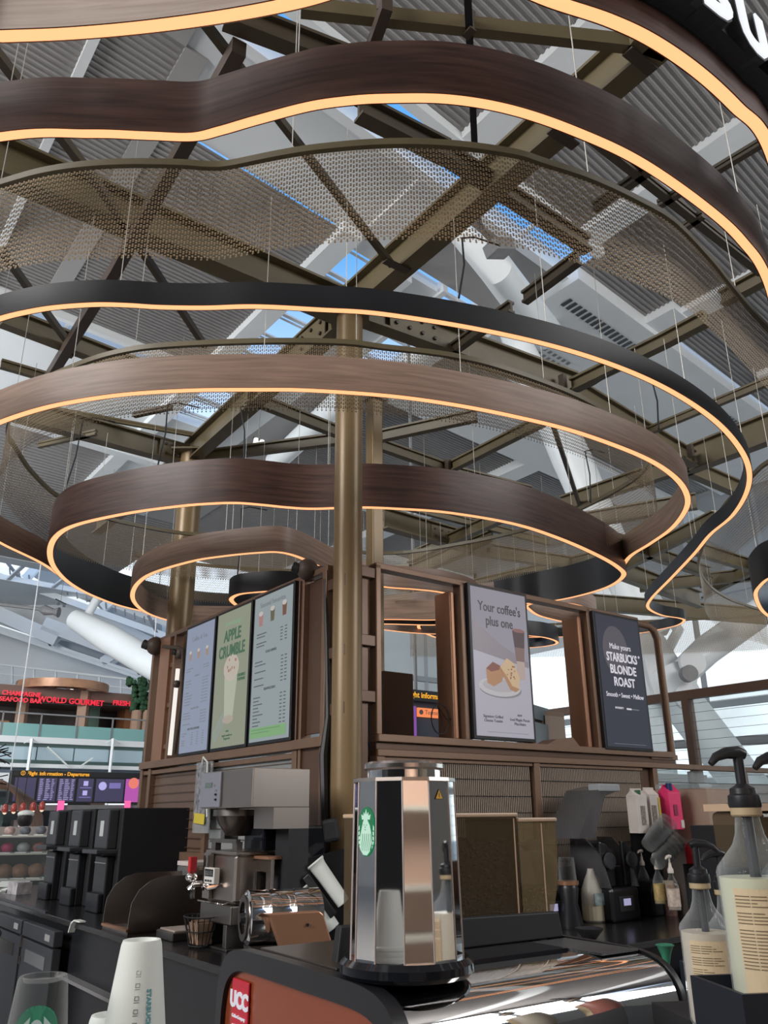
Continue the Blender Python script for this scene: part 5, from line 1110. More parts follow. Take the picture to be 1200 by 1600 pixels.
def blender(label, x, y, s=1.):
    t = thing('blender', label, 'blender', RP(x, y), 37.5, 'blenders on the right counter')
    make('base', MB().box(-.13*s, .13*s, -.2, .12, 0, .2), black, t, bevel=.02); make('hood_back', MB().box(-.13*s, .13*s, .06, .12, .2, .48), black, t, bevel=.02)
    for sx_ in (-1, 1): make('hood_side', MB().prism([(-.2, .2), (.1, .2), (.1, .5), (-.02, .5), (-.14, .4)], sx_*.13*s-.008, sx_*.13*s+.008, MX), smoke, t)
    make('jug', MB().lathe([(.05, .2), (.075, .42), (.078, .43)], 20, T(0, -.05, 0)), smoke, t, smooth=True); make('control_panel', MB().box(-.07, .07, -.206, -.2, .06, .15), dkgrey, t, bevel=.003); make('display', MB().box(-.035, .035, -.209, -.205, .095, .135), em('lcd_lilac', (.33, .32, .5), 1), t); return t
blender('closed blender with clear hood beside the hopper', 1.05, -.22, .9)
b1 = blender('blender with two round hinge discs and raised clear lid', 1.66, -.30, 1.1)
make('raised_lid', MB().prism([(-.35, .50), (-.10, .80), (.08, .83), (.12, .80), (-.04, .76), (-.12, .62), (-.18, .5)], -.14, .14, RZ(0)), smoke, b1); make('lid_handle', MB().box(-.1, .12, -.15, -.05, .79, .84), mat('handle_grey', (.28, .30, .32), .3), b1, bevel=.01)
for x in (-.09, .14): make('hinge_disc', MB().cyl((x, -.16, .36), .05, .02, 20, M=RX(90)), dkgrey, b1, smooth=True); 
for x in (-.09, .14): make('hood_ear', MB().prism([(x-.06, .2), (x+.07, .2), (x+.07, .36), (x+.01, .46), (x-.06, .48)], -.15, -.12), black, b1, bevel=.01)
t = thing('pump_canister', 'black square canister with steel lid and gold pump behind the milk jug', 'canister', onR(952, 1432), 30)
make('body', MB().box(-.07, .07, -.07, .07, 0, .30), black, t, bevel=.006); make('lid', MB().box(-.075, .075, -.075, .075, .30, .318), steel, t, bevel=.004); make('pump', MB().lathe([(.018, .318), (.012, .34), (.010, .39), (.03, .41), (.032, .42), (0, .42)], 16, T(-.02, 0, 0)), mat('gold_pump', (.42, .30, .18), .3, .8), t, smooth=True); make('hook_pipe', MB().tube([(.04, 0, .318), (.04, 0, .40), (.06, 0, .42), (.12, 0, .42), (.15, 0, .40), (.155, 0, .36)], .008, 8), steel, t, smooth=True)
t = thing('receipt_printer', 'black receipt printer with white paper curl on the right counter', 'printer', onR(1018, 1428), 37.5)
make('body', MB().prism([(-.13, 0), (.14, 0), (.13, .1), (.09, .22), (-.1, .22), (-.13, .15)], -.12, .12), black, t, bevel=.012); make('paper', MB().tube([(.08, -.135, .19), (.11, -.15, .18), (.125, -.15, .14), (.125, -.14, .11)], .014, 6), mat('receipt', (.55, .54, .48), .6), t)
for k, (px, py, c, lab) in enumerate(((991, 1382, (.16, .17, .15), 'dark syrup bottle with white pump, leftmost of the back row'), (1009, 1392, (.42, .15, .10), 'syrup bottle with orange label and white pump'), (1033, 1402, (.34, .25, .10), 'amber syrup bottle with white pump, third from left'), (1055, 1412, (.40, .33, .28), 'clear syrup bottle with white pump, rightmost of the back row'))):
    t = thing('pump_bottle', lab, 'bottle', onR(px, py+10, 1.0), 30, 'small bottles with white pumps')
    wp = mat('pump_white', (.52, .48, .43), .4); hp_ = .15
    make('bottle_body', MB().lathe([(0, 0), (.036, 0), (.038, .01), (.038, .13), (.03, .155), (.014, .19), (.013, .21), (0, .21)], 20), plastic if k in (0, 3) else glass, t, smooth=True)
    make('contents', MB().lathe([(0, .003), (.034, .004), (.034, .10), (0, .10)], 20), mat('syrup_c%d' % k, c, .4), t); make('label', MB().lathe([(.0385, .02), (.0385, .12)], 20), mat('syrup_label%d' % k, [x*1.2 for x in c], .5, noise=.4, ns=40), t, smooth=True)
    make('pump_collar', MB().lathe([(0, .205), (.018, .205), (.018, .225), (.010, .24), (.008, .262), (0, .262)], 16), wp, t, smooth=True); make('pump_stem', MB().tube([(0, 0, .25), (0, 0, .295)], .005, 8), wp, t); make('pump_head', MB().tube([(.014, 0, .298), (0, 0, .30), (-.03, -.01, .298), (-.048, -.014, .286)], [.009, .010, .008, .005], 8), wp, t, smooth=True)
t = thing('bottle_riser', 'black riser under the small white-pump bottles', 'riser', onR(1028, 1418, .9), 37.5); make('block', MB().box(-.22, .22, -.04, .16, 0, .1), blackm, t)
# clear cup stacks in angled holder
hd = thing('cup_holder', 'black angled holder for clear cup stacks above the syrup bottles', 'rack', RP(2.62, -.18), 37.5)
make('holder_body', MB().prism([(-.3, 0), (.3, 0), (.3, .62), (.1, .60), (-.3, .36)], -.05, .22), blackm, hd, bevel=.01)
for k, (px, py) in enumerate(((1028, 1303), (1042, 1330))):
    p = AY(px, py, 6.0 if 0 else 5.75); t = thing('plastic_cup_stack', ('upper' if k == 0 else 'lower')+' tilted stack of clear plastic cups in the black angled holder', 'plastic cups', tuple(p), 20, 'tilted clear cups')
    Rm = RY(52)
    for q in range(5): make('cup', MB().lathe([(0, .0), (.045, 0), (.06, .09), (.066, .092), (.066, .10), (.06, .10), (.046, .008), (0, .006)], 24, Rm @ T(0, 0, .02-q*.035)), plastic, t, smooth=True)
def carton(label, px, py, w, d, hh, m, rz, gable=True, z=None, y=5.9):
    p = AY(px, py, y); t = thing('carton', label, 'carton', tuple(p), rz)
    make('pack', MB().box(-w/2, w/2, -d/2, d/2, 0, hh*.86), m, t, bevel=.004); make('gable', MB().prism([(-d/2, hh*.86), (d/2, hh*.86), (.0, hh)], -w/2, w/2, RZ(90)), m, t); make('fin', MB().box(-w/2, w/2, -.004, .004, hh*.97, hh*1.04), m, t); return t
ct = mat('carton_white', (.50, .46, .43), .5, noise=.1, ns=12)
shf = thing('black_shelf', 'black shelf unit behind the cup stacks, holding the cartons', 'shelf', RP(2.72, -.30), 37.5)
zs = AY(1010, 1303, 5.95).z
make('upright', MB().box(-.42, -.38, -.1, .2, 0, zs-.9), blackm, shf); make('upright', MB().box(.45, .49, -.1, .2, 0, zs-.9), blackm, shf); make('board', MB().box(-.42, .49, -.1, .2, zs-.93, zs-.903), black, shf); make('board', MB().box(-.42, .49, -.1, .2, .15, .17), black, shf); make('back', MB().box(-.42, .49, .18, .2, 0, zs-.93), blackm, shf)
t = carton('white drink carton left of the pair above the blenders', 1000, 1302, .095, .095, .27, ct, 30, y=5.8); make('print', MB().box(-.02, .02, -.05, -.047, .05, .17), mat('carton_ink', (.2, .17, .15), .6, noise=.7, ns=60), t); make('cap', MB().cyl((.0, -.02, .24), .018, .03, 12), mat('cap_green', (.02, .09, .04), .4), t)
t = carton('white drink carton with yellow edge above the blenders', 1020, 1300, .095, .095, .275, ct, 30, y=5.95); make('yellow_edge', MB().box(.03, .049, -.051, -.047, .0, .22), mat('yellow_edge', (.42, .33, .05), .5), t); make('print', MB().box(-.035, .01, -.05, -.047, .05, .17), mat('carton_ink', (.2, .17, .15), .6, noise=.7, ns=60), t)
t = carton('bright pink drink carton with dark cap in front of the cardboard box', 1052, 1296, .11, .10, .28, mat('carton_pink', (.62, .03, .13), .45, noise=.1, ns=20), 25, y=6.0); make('cap', MB().cyl((-.01, -.02, .25), .022, .05, 14), mat('cap_navy', (.01, .02, .10), .4), t); make('print', MB().box(-.02, .01, -.055, -.05, .09, .16), mat('pink_ink', (.2, .01, .05), .5), t); make('barcode', MB().box(.03, .054, -.055, -.05, .01, .06), ct, t)
# cardboard box
p = AY(1100, 1318, 6.3); t = thing('cardboard_box', 'large brown cardboard box behind the pink carton', 'box', tuple(p), 50)
make('box', MB().box(-.26, .24, -.16, .22, 0, .36), cardboard, t, bevel=.004); make('flap', MB().box(-.26, .24, -.16, .03, .36, .366, RX(0)), cardboard, t); make('print', MB().box(.12, .18, -.164, -.16, .2, .27), mat('box_ink', (.12, .08, .06), .7, noise=.5, ns=30), t); make('tape_wrap', MB().box(-.28, -.02, -.12, .2, .366, .40), glass, t, bevel=.01)
t = thing('box_stand', 'dark shelf carrying the cardboard box', 'shelf', (p.x, p.y, .9), 50); make('block', MB().box(-.26, .24, -.1, .22, 0, p.z-.90), rustb, t)
p = AY(1175, 1300, 9.6); t = thing('brown_crates', 'stacked brown boxes behind the glass at the right edge', 'boxes', (p.x, p.y, 0), 30)
for i in range(3):
    for j in range(3): make('crate', MB().box(-.9+i*.62, -.32+i*.62, -.2, .25, .6+j*.42, 1.0+j*.42), mat('crate_brown%d' % ((i+j) % 2), (.20+.04*((i+j) % 2), .15, .12), .7, noise=.2, ns=8), t, bevel=.01)
t = thing('grey_bench', 'grey slatted bench seen through the lower glass left of the crates', 'bench', tuple(AY(1060, 1240, 10.5)), 37)
make('seat', MB().box(-.9, .5, -.1, .3, .1, .22), grey, t)
for i in range(5): make('slat', MB().box(-.9+i*.3, -.86+i*.3, -.12, -.1, -.3, .1), dkgrey, t)
make('base_rail', MB().box(-.9, .5, -.1, .3, -.36, -.3), grey, t)
# small machines at the far right of the counter
p = onR(1068, 1420); t = thing('disc_slicer', 'grey disc wheel with red housing among the syrup bottles', 'machine', p, 37.5)
make('foot', MB().box(-.08, .3, -.05, .1, 0, .05), black, t); make('disc', MB().cyl((0, -.09, .16), .085, .025, 32, M=RX(90)), mat('disc_grey', (.27, .25, .23), .4, .3), t, smooth=True); make('hub', MB().cyl((0, -.115, .16), .014, .01, 14, M=RX(90)), black, t)
make('red_housing', MB().prism([(.02, .05), (.3, .05), (.33, .12), (.26, .24), (.04, .24)], -.08, .08), mat('housing_red', (.30, .06, .035), .35), t, bevel=.01); make('column', MB().box(-.04, .04, -.05, .05, .05, .2), steel_d, t)
make('bracket', MB().prism([(-.02, .25), (.08, .25), (.09, .42), (-.03, .42)], -.02, .0), steel_d, t)
t = thing('coffee_tub', 'brown drink tub with tan lid right of the receipt printer', 'tub', onR(1049, 1430), 0)
make('tub', MB().lathe([(0, 0), (.042, 0), (.05, .12), (0, .12)], 20), mat('tub_brown2', (.12, .065, .055), .4), t, smooth=True); make('upper', MB().lathe([(.05, .12), (.042, .19), (0, .19)], 20), mat('tub_tan', (.40, .22, .12), .4), t, smooth=True); make('lid', MB().lathe([(0, .19), (.04, .19), (.04, .215), (0, .215)], 20), mat('lid_cream', (.5, .4, .28), .5), t, smooth=True)
t = thing('red_box', 'small bright red box behind the disc machine', 'box', tuple(AY(1088, 1350, 5.9)), 30); make('box', MB().box(-.05, .05, -.04, .04, 0, .13), mat('box_red', (.5, .02, .03), .4), t, bevel=.006); make('mark', MB().box(-.02, .03, -.043, -.04, .05, .06), paper, t)
make('stand', MB().box(-.06, .06, -.03, .06, .9-AY(1088, 1350, 5.9).z, 0), blackm, t)
t = thing('black_box', 'upright black box panel behind the tall syrup pump', 'box', tuple(AY(1126, 1345, 5.6)), 37.5); zz = .9-AY(1126, 1345, 5.6).z; make('panel', MB().box(-.1, .14, -.05, .12, zz, .21), black, t, bevel=.004)
t = thing('teal_box', 'dark shelf tray with teal rim under the pink carton', 'tray', tuple(AY(1066, 1312, 6.6)), 37.5); make('tray', MB().box(-.1, .09, -.08, .1, -.04, .03), smoke, t); make('rim', MB().box(-.1, .09, -.085, .1, .03, .04), mat('teal_rim', (.06, .28, .24), .4), t); make('post', MB().box(.04, .07, .05, .08, .9-AY(1066, 1322, 6.6).z, -.04), blackm, t)
p = AY(1200, 1355, 3.2); t = thing('dark_hopper', 'dark-filled clear hopper with cream rim cut by the right edge', 'bean hopper', tuple(p), 20); make('beans', MB().ball((.05, 0, .08), .13, 16, 1.0), mat('dark_beans', (.022, .012, .009), .5), t, smooth=True); make('rim', MB().box(-.14, .25, -.13, .13, .19, .215), mat('rim_cream', (.45, .36, .26), .3), t); make('stand', MB().box(-.06, .2, -.08, .08, .0-(p.z-.85), .0), blackm, t); make('shell', MB().box(-.12, .24, -.125, .125, 0, .19), brownp, t, bevel=.02)
p = AZ(1040, 1488, 1.05); t = thing('green_funnel', 'small green funnel cup right of the espresso machine', 'funnel', (p.x, p.y, 1.05)); make('funnel', MB().lathe([(.008, -.05), (.018, -.01), (.03, .02), (.036, .025), (.03, .028), (0, .01)], 24), mat('funnel_green', (.03, .17, .10), .45), t, smooth=True); make('stem', MB().tube([(0, 0, -1.05), (0, 0, -.04)], .01, 8), dkgrey, t)
p = AZ(975, 1487, 1.1); t = thing('jug_handle', 'pale grey looped handle behind the right corner of the espresso machine', 'handle', (p.x, p.y, 1.1)); make('loop', MB().tube([(-.06, 0, -.03), (-.055, 0, 0), (-.04, 0, .008), (.05, 0, -.002), (.07, 0, -.02), (.07, 0, -.06)], .009, 8), mat('handle_pale', (.42, .36, .34), .4), t, smooth=True); make('bracket', MB().box(-.07, .08, .0, .03, -1.1, -.04), blackm, t)
t = thing('under_bench', 'dark fridge unit under the front edge of the right counter', 'fridge', RP(1.8, -1.16, 0), 37.5); make('door', MB().box(-.6, 1.2, -.03, 0, .1, .8), mat('fridge_navy', (.012, .016, .024), .4), t, bevel=.005); make('handle', MB().box(-.2, .8, -.05, -.03, .7, .73), dkgrey, t)
# ------------------------------------------------------------------ left background: mezzanine, restaurant, departures board, cafe
MZ = AY(0, 1150, 27); MO = (MZ.x, MZ.y)
def mz(px, py, back=0.):
    o = Vector((MO[0], MO[1], 0))+Vector((-math.sin(math.radians(VA)), math.cos(math.radians(VA)), 0))*back
    return AW(px, py, (o.x, o.y), VA)
ZF = mz(0, 1152).z
mezz = struct('trim_1'); mezz.location = (0, 0, 0)
o = Vector((MO[0], MO[1], 0)); bk = Vector((-math.sin(math.radians(VA)), math.cos(math.radians(VA)), 0))
S0, S1 = -6, 16
def mbox(name, s0, s1, b0, b1, z0, z1, m, par): 
    M = T(o.x, o.y, 0) @ RZ(VA); return make(name, MB().box(s0, s1, b0, b1, z0, z1, M), m, par)
zt_, zb1, zb2, zb3 = mz(0, 1128).z, mz(0, 1150).z, mz(0, 1158).z, mz(0, 1192).z
dgreen = mat('dark_green_band', (.05, .09, .085), .4); bluep = mat('pale_blue_panel', (.36, .47, .53), .35, noise=.05, ns=.5)
mbox('slab', S0, S1, .1, 12, zb2-.25, zb2, white, mezz); mbox('fascia_top', S0, S1, -.1, .1, zb2-.02, zb1+.02, white, mezz)
mbox('fascia_band', S0, S1, -.02, .1, zb2-.13, zb2-.02, dgreen, mezz); mbox('fascia_band', S0, S1, -.02, .1, zb3, zb3+.12, dgreen, mezz); mbox('fascia_foot', S0, S1, -.12, .3, zb3-.12, zb3, white, mezz); mbox('fascia_foot', S0, S1, -.12, .3, zb3-.6, zb3-.3, white, mezz)
k = 0; s = S0
while s < S1: mbox('fascia_panel', s+.02, s+1.18, .0, .1, zb3+.12, zb2-.13, bluep, mezz); mbox('balustrade_glass', s+.03, s+1.17, -.02, 0, zb1+.02, zt_, teal, mezz); mbox('balustrade_post', s-.02, s+.02, -.04, .02, zb1, zt_+.35, grey, mezz); s += 1.2
mbox('handrail', S0, S1, -.04, .02, zt_+.3, zt_+.35, grey, mezz)
for px in (46, 172):
    p = mz(px, 1155); q = mz(px-2, 1205); make('hanger_rod', MB().beam(p-bk*.3, Vector((p.x, p.y, q.z-3))-bk*.3, .08, .08), white, mezz)
    for d in (-1, 1): make('brace_rod', MB().beam(p-bk*.3, mz(px+d*12, 1162)-bk*.25, .03, .03), white, mezz)
for a, b in (((70, 1168), (103, 1199)), ((140, 1185), (118, 1200))): make('brace_rod', MB().beam(mz(*a)-bk*.3, mz(*b)-bk*.3, .07, .04), paper, mezz)
# restaurant back wall and ceiling
rs = thing('restaurant', 'restaurant front on the upper floor with dark interior behind teal balustrade', 'restaurant', tuple(mz(100, 1152, 5)))
zr1 = mz(100, 1100, 5).z
def rbox(name, s0, s1, b0, b1, z0, z1, m, par): return make(name, MB().box(s0, s1, b0, b1, z0, z1, T(o.x, o.y, 0) @ RZ(VA)), m, par, world=True)
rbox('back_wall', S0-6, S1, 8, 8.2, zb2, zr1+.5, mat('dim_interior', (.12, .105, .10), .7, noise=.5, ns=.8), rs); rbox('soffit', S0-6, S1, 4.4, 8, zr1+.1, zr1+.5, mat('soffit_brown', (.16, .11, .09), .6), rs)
rr = random.Random(5)
for i in range(16):
    s = -5+rr.random()*18; c = rr.choice(((.5, .2, .08), (.10, .16, .13), (.3, .12, .05), (.2, .2, .2), (.35, .25, .15))); rbox('fitting', s, s+rr.uniform(.3, 1), 6, 7, zb2, zb2+rr.uniform(.9, 2.1), mat('fit%d' % i, c, .6), rs)
for i in range(12):
    s = -5+rr.random()*18; z = zb2+rr.uniform(1.5, 3.0); M = T(o.x, o.y, 0) @ RZ(VA) @ T(s, 5.5, z); make('pendant', MB().lathe([(0, .1), (.28, 0), (0, -.02)], 10, M), em('pendant_orange', (1, .42, .12), .9), rs, world=True)
    make('bulb', MB().ball(M @ Vector((.4, .0, .3)), .07, 8), em('lamp_glow', (1, .97, .9), 1.6), rs, world=True)
def neon(label, s, px, py, size, sx=1.):
    p = mz(px, py, 4.2); t = thing('neon_sign', label, 'sign', tuple(p), VA); text('letters', s, size, em('neon_red', (.9, .02, .05), 1.), t, T(0, 0, 0), bold=.006, sx=sx, ext=.02); make('sign_rail', MB().box(-1.2, 1.2, .04, .07, -size*.45, -size*.38), dkgrey, t)
neon('red neon letters at the left end of the upper restaurant', 'CHAMPAGNE\nSEAFOOD BAR', 33, 1089, .23); neon('red neon letters under the round copper canopy', 'WORLD GOURMET', 112, 1096, .29); neon('short red neon word right of the copper canopy', 'FRESH', 190, 1099, .26)
# round copper canopy
p = mz(98, 1078, 5); t = thing('round_canopy', 'round copper slatted canopy above the upper restaurant', 'canopy', tuple(p)); rc_ = 1.75
make('outer_ring', MB().lathe([(rc_-.1, -.1), (rc_, -.1), (rc_, .22), (rc_-.1, .22)], 40), mat('canopy_copper', (.42, .22, .13), .4, .2, noise=.4, ns=2), t, smooth=True)
for k in range(12): a_ = 2*math.pi*k/12; make('spoke', MB().beam((.9*math.cos(a_), .9*math.sin(a_), 0), ((rc_-.1)*math.cos(a_), (rc_-.1)*math.sin(a_), 0), .12, .14), bronze, t)
make('inner_ring', MB().lathe([(.8, -.05), (.95, -.05), (.95, .15), (.8, .15)], 32), bronze, t, smooth=True)
for dx in (-1.5, .9): make('column', MB().box(dx-.18, dx+.18, -.15, .15, zb2-p.z, -.05), mat('column_tan', (.34, .22, .15), .6), t)
# topiaries
for i, (px, py, hgt) in enumerate(((214, 1108, 1.3), (230, 1108, 1.9))):
    p = mz(px, 1110, 4); t = thing('topiary', ('shorter' if i == 0 else 'taller')+' green leafy figure on the upper floor near the bronze post', 'plant', (p.x, p.y, zb2)); z0 = p.z-zb2
    make('pedestal', MB().cyl((0, 0, 0), .25, z0, 12, r2=.2), mat('column_tan', (.34, .22, .15), .6), t)
    mb = MB(); r4_ = random.Random(i)
    for k in range(90):
        z = z0+r4_.random()*hgt; a_ = r4_.random()*6.28; rr_ = .2 if z < z0+hgt*.8 else .34; c = Vector((rr_*math.cos(a_)-(.12 if z > z0+hgt*.8 else 0), rr_*math.sin(a_), z)); mb.ball(c, .1, 5)
    make('foliage', mb, mat('leaf_green', (.03, .09, .04), .7, noise=.4, ns=6), t)
# white gallery railing above
t = thing('gallery_railing', 'thin white railing along the gallery above the restaurant', 'railing', tuple(AY(100, 1060, 38)))
for i in range(8): make('post', MB().beam(AY(-15+i*34, 1038+i*4, 38), AY(-15+i*34, 1064+i*4, 38), .08, .08), white, t, world=True)
make('rail', MB().beam(AY(-20, 1036, 38), AY(240, 1066, 38), .08, .08), white, t, world=True); make('rail', MB().beam(AY(-20, 1050, 38), AY(240, 1080, 38), .05, .05), white, t, world=True)
# departures board
p = AY(124, 1230, 19); t = thing('departures_board', 'black flight information departures board hanging over the concourse at left', 'screen', tuple(p), VA)
W_ = 1.45; Hh = .33
make('housing', MB().box(-W_, W_, 0, .2, -Hh, Hh), black, t, bevel=.01); make('header', MB().box(-W_+.03, W_-.03, -.02, 0, Hh-.12, Hh-.01), black, t); text('header_text', '\u24d8 Flight information - Departures', .105, em('amber', (1, .45, .02), 1), t, T(-.55, -.03, Hh-.065), bold=.003)
pb = em('board_violet', (.18, .15, .42), 1); pd = em('board_dim', (.04, .035, .09), 1)
for i, (x0, x1) in enumerate(((-1.37, -.92), (-.88, -.50), (-.46, -.10), (-.04, .30), (.36, 1.0))):
    make('panel', MB().box(x0, x1, -.015, 0, -Hh+.03, Hh-.15), pd, t)
    if i in (1, 2):
        mb = MB()
        for r in range(12): 
            for cst, wd in ((.02, .09), (.13, .12), (.27, .07)): mb.box(x0+cst, x0+cst+wd*rr.uniform(.5, 1), -.02, -.015, Hh-.19-r*.037, Hh-.17-r*.037)
        o_ = make('flight_row', mb, em('board_row', (.30, .26, .48), 1), t); o_['kind'] = 'stuff'
    elif i == 3:
        for z in (.08, -.12): make('icon', MB().box(x0+.12, x0+.22, -.02, -.015, z-.05, z+.05), em('board_lilac', (.45, .42, .8), 1), t); make('caption', MB().box(x0+.05, x0+.3, -.02, -.015, z-.1, z-.08), pb, t)
    elif i == 4: make('icon', MB().lathe([(0, 0), (.09, 0), (.09, .005), (0, .005)], 20, T(x0+.15, -.015, .03) @ RX(90)), em('board_lilac', (.45, .42, .8), 1), t); make('caption', MB().box(x0+.3, x0+.56, -.02, -.015, -.02, .1), pb, t)
make('advert', MB().box(1.04, 1.42, -.02, 0, -Hh+.02, Hh-.14), em('advert_magenta', (.45, .08, .40), 1), t); make('advert_shape', MB().lathe([(0, 0), (.12, 0), (.12, .005), (0, .005)], 16, T(1.22, -.02, .1) @ RX(90)), em('advert_orange', (.8, .2, .15), 1), t)
make('support_bar', MB().box(-W_-.1, W_+.05, .02, .12, -Hh-.15, -Hh-.04), grey, t); 
for x in (-W_, W_): make('hanger', MB().beam((x, .1, Hh), (x, .1, Hh+5), .02, .02), white, t)
for x in (-.43, 1.05): q = make('glow_tube', MB().box(x, x+.13, -.06, -.02, -Hh-.45, -Hh+.05), em('pink_tube', (1., .14, .42), 1), t)
# terminal sign seen in the open bay
p = AY(655, 1095, 17); t = thing('information_sign', 'black information sign with orange terminal strip seen through the open bay', 'sign', tuple(p), VA)
make('header', MB().box(-.75, 1.6, 0, .2, .0, .22), mat('sign_black', (.02, .025, .03), .3), t); text('header_text', 'Flight information', .16, em('amber', (1, .45, .02), 1), t, T(.22, -.02, .11), bold=.003)
make('orange_strip', MB().box(.05, 1.0, .1, .15, -.3, -.12), em('strip_orange', (.9, .25, .08), 1), t); make('strip_icon', MB().lathe([(0, 0), (.05, 0), (.05, .01), (0, .01)], 20, T(.12, .09, -.21) @ RX(90)), em('strip_ink', (.06, .04, .05), 1), t); text('strip_text', 'Terminal 3', .13, em('strip_ink', (.06, .04, .05), 1), t, T(.50, .08, -.21))
make('body', MB().box(-.75, 1.6, .16, .3, -.8, 0), mat('sign_body', (.05, .055, .08), .4), t); make('purple_panel', MB().box(-.25, .0, .1, .15, -.75, -.1), em('panel_purple', (.2, .06, .32), 1), t)
make('hanger', MB().beam((0, .1, .2), (0, .1, 13-p.z), .05, .05), grey, t)
# wall behind concourse
cw = thing('concourse_shopfront', 'grey concourse shopfront behind the departures board', 'shopfront', tuple(AY(150, 1260, 30))); 
def rb2(name, s0, s1, b0, b1, z0, z1, m): return make(name, MB().box(s0, s1, b0, b1, z0, z1, T(o.x, o.y, 0) @ RZ(VA)), m, cw, world=True)
rb2('back', S0, S1, 7, 7.3, 0, zb3-.6, mat('shop_grey', (.28, .32, .34), .5, noise=.35, ns=.9)); rb2('ceiling_band', S0, S1, .3, 7, zb3-.7, zb3-.6, white)
for i in range(9): rb2('shelf_bay', -2+i*1.4, -1.0+i*1.4, 5.5, 6, 0, 1.5+.4*(i % 3), mat('shop%d' % (i % 4), ((.2, .2, .22), (.4, .25, .2), (.15, .2, .2), (.35, .3, .28))[i % 4], .6))
for i in range(5): rb2('light_bar', 1.5+i*1.2, 2.4+i*1.2, 3.9, 4, zb3-1.4+.15*(i % 2), zb3-1.3+.15*(i % 2), em('bar_glow', (.9, .95, 1), 1))
# bentwood cafe arch
t = thing('bentwood_arch', 'dark bentwood arched cafe structure at the left edge', 'arch', tuple(AY(10, 1300, 13)))
ab = mat('arch_wood', (.12, .065, .045), .5)
for k in range(9):
    pts = [AY(x, y, 13+.25*k) for x, y in ((-30+k*3, 1222+k), (5+k*3, 1222+k*1.5), (25+k*3.4, 1240+k*1.5), (34+k*3.8, 1275), (36+k*3.6, 1310), (30+k*3.6, 1400))]
    make('rib', MB().tube(pts, .03, 6), ab, t, smooth=True, world=True)
for i in range(5):
    q = AY(8+i*14 if i < 3 else 10+i*14, 1264-i*1, 12.5); l = thing('pendant_lamp', ORD[i]+' glowing copper pendant lamp from the left in the arched cafe', 'lamp', tuple(q), 0, 'pendant lamps in the arched cafe')
    make('shade', MB().lathe([(.012, .07), (.04, .04), (.048, -.02), (.036, -.05), (0, -.05)], 12), mat('pendant_red', (.35, .06, .05), .3), l, smooth=True); make('bulb', MB().ball((0, 0, -.045), .03, 8), em('bulb_warm', (1, .7, .5), 1.2), l); make('cord', MB().tube([(0, 0, .1), (0, 0, .5)], .006, 4), cable_m, l)
# display case with shelves and pastries
t0 = AY(25, 1400, 11.5); dc = thing('display_case', 'glass display case with three shelves at the left edge behind the dispensers', 'display case', (t0.x, t0.y, 0), 20)
for py in (1305, 1332, 1372): zz = AY(25, py, 11.5).z; make('shelf', MB().box(-1.3, .6, -.25, .25, zz-.02, zz), mat('shelf_edge', (.5, .46, .40), .3), dc)
make('back', MB().box(-1.3, .6, .3, .33, 0, 1.45), mat('case_back', (.25, .23, .22), .5), dc); make('base', MB().box(-1.3, .6, -.3, .3, 0, AY(25, 1385, 11.5).z), blackm, dc); make('glass_front', MB().box(-1.3, .6, -.29, -.28, AY(25, 1385, 11.5).z, AY(25, 1305, 11.5).z), glass, dc)
cols = ((.30, .10, .08), (.12, .13, .15), (.42, .30, .28), (.40, .03, .10), (.35, .36, .36), (.20, .10, .06)); rr = random.Random(9)
kinds = (('small rounded item on the top shelf of the display case', 1305, .07), ('small wrapped item on the middle shelf of the display case', 1332, .08), ('round loaf on the bottom shelf of the display case', 1372, .11))
for lab, py, r in kinds:
    zz = AY(25, py, 11.5).z
    for i in range(7):
        wpt = dc.matrix_world @ Vector((-.75+i*.19, -.05, zz)); q = thing('pastry', ORD[i]+' '+lab.replace('item on', 'item from the left on').replace('loaf on', 'loaf from the left on'), 'pastry', tuple(wpt), 0, lab.split(' on ')[1].replace('the ', 'items on the ', 1)); c = cols[rr.randrange(6)] if r < .1 else cols[5]
        make('body', MB().ball((0, 0, r*.8), r, 10, .8), mat('pastry%d' % cols.index(c), c, .6, noise=.3, ns=20), q, smooth=True); make('tray_paper', MB().box(-r*.9, r*.9, -r*.9, r*.9, 0, .008), paper, q)
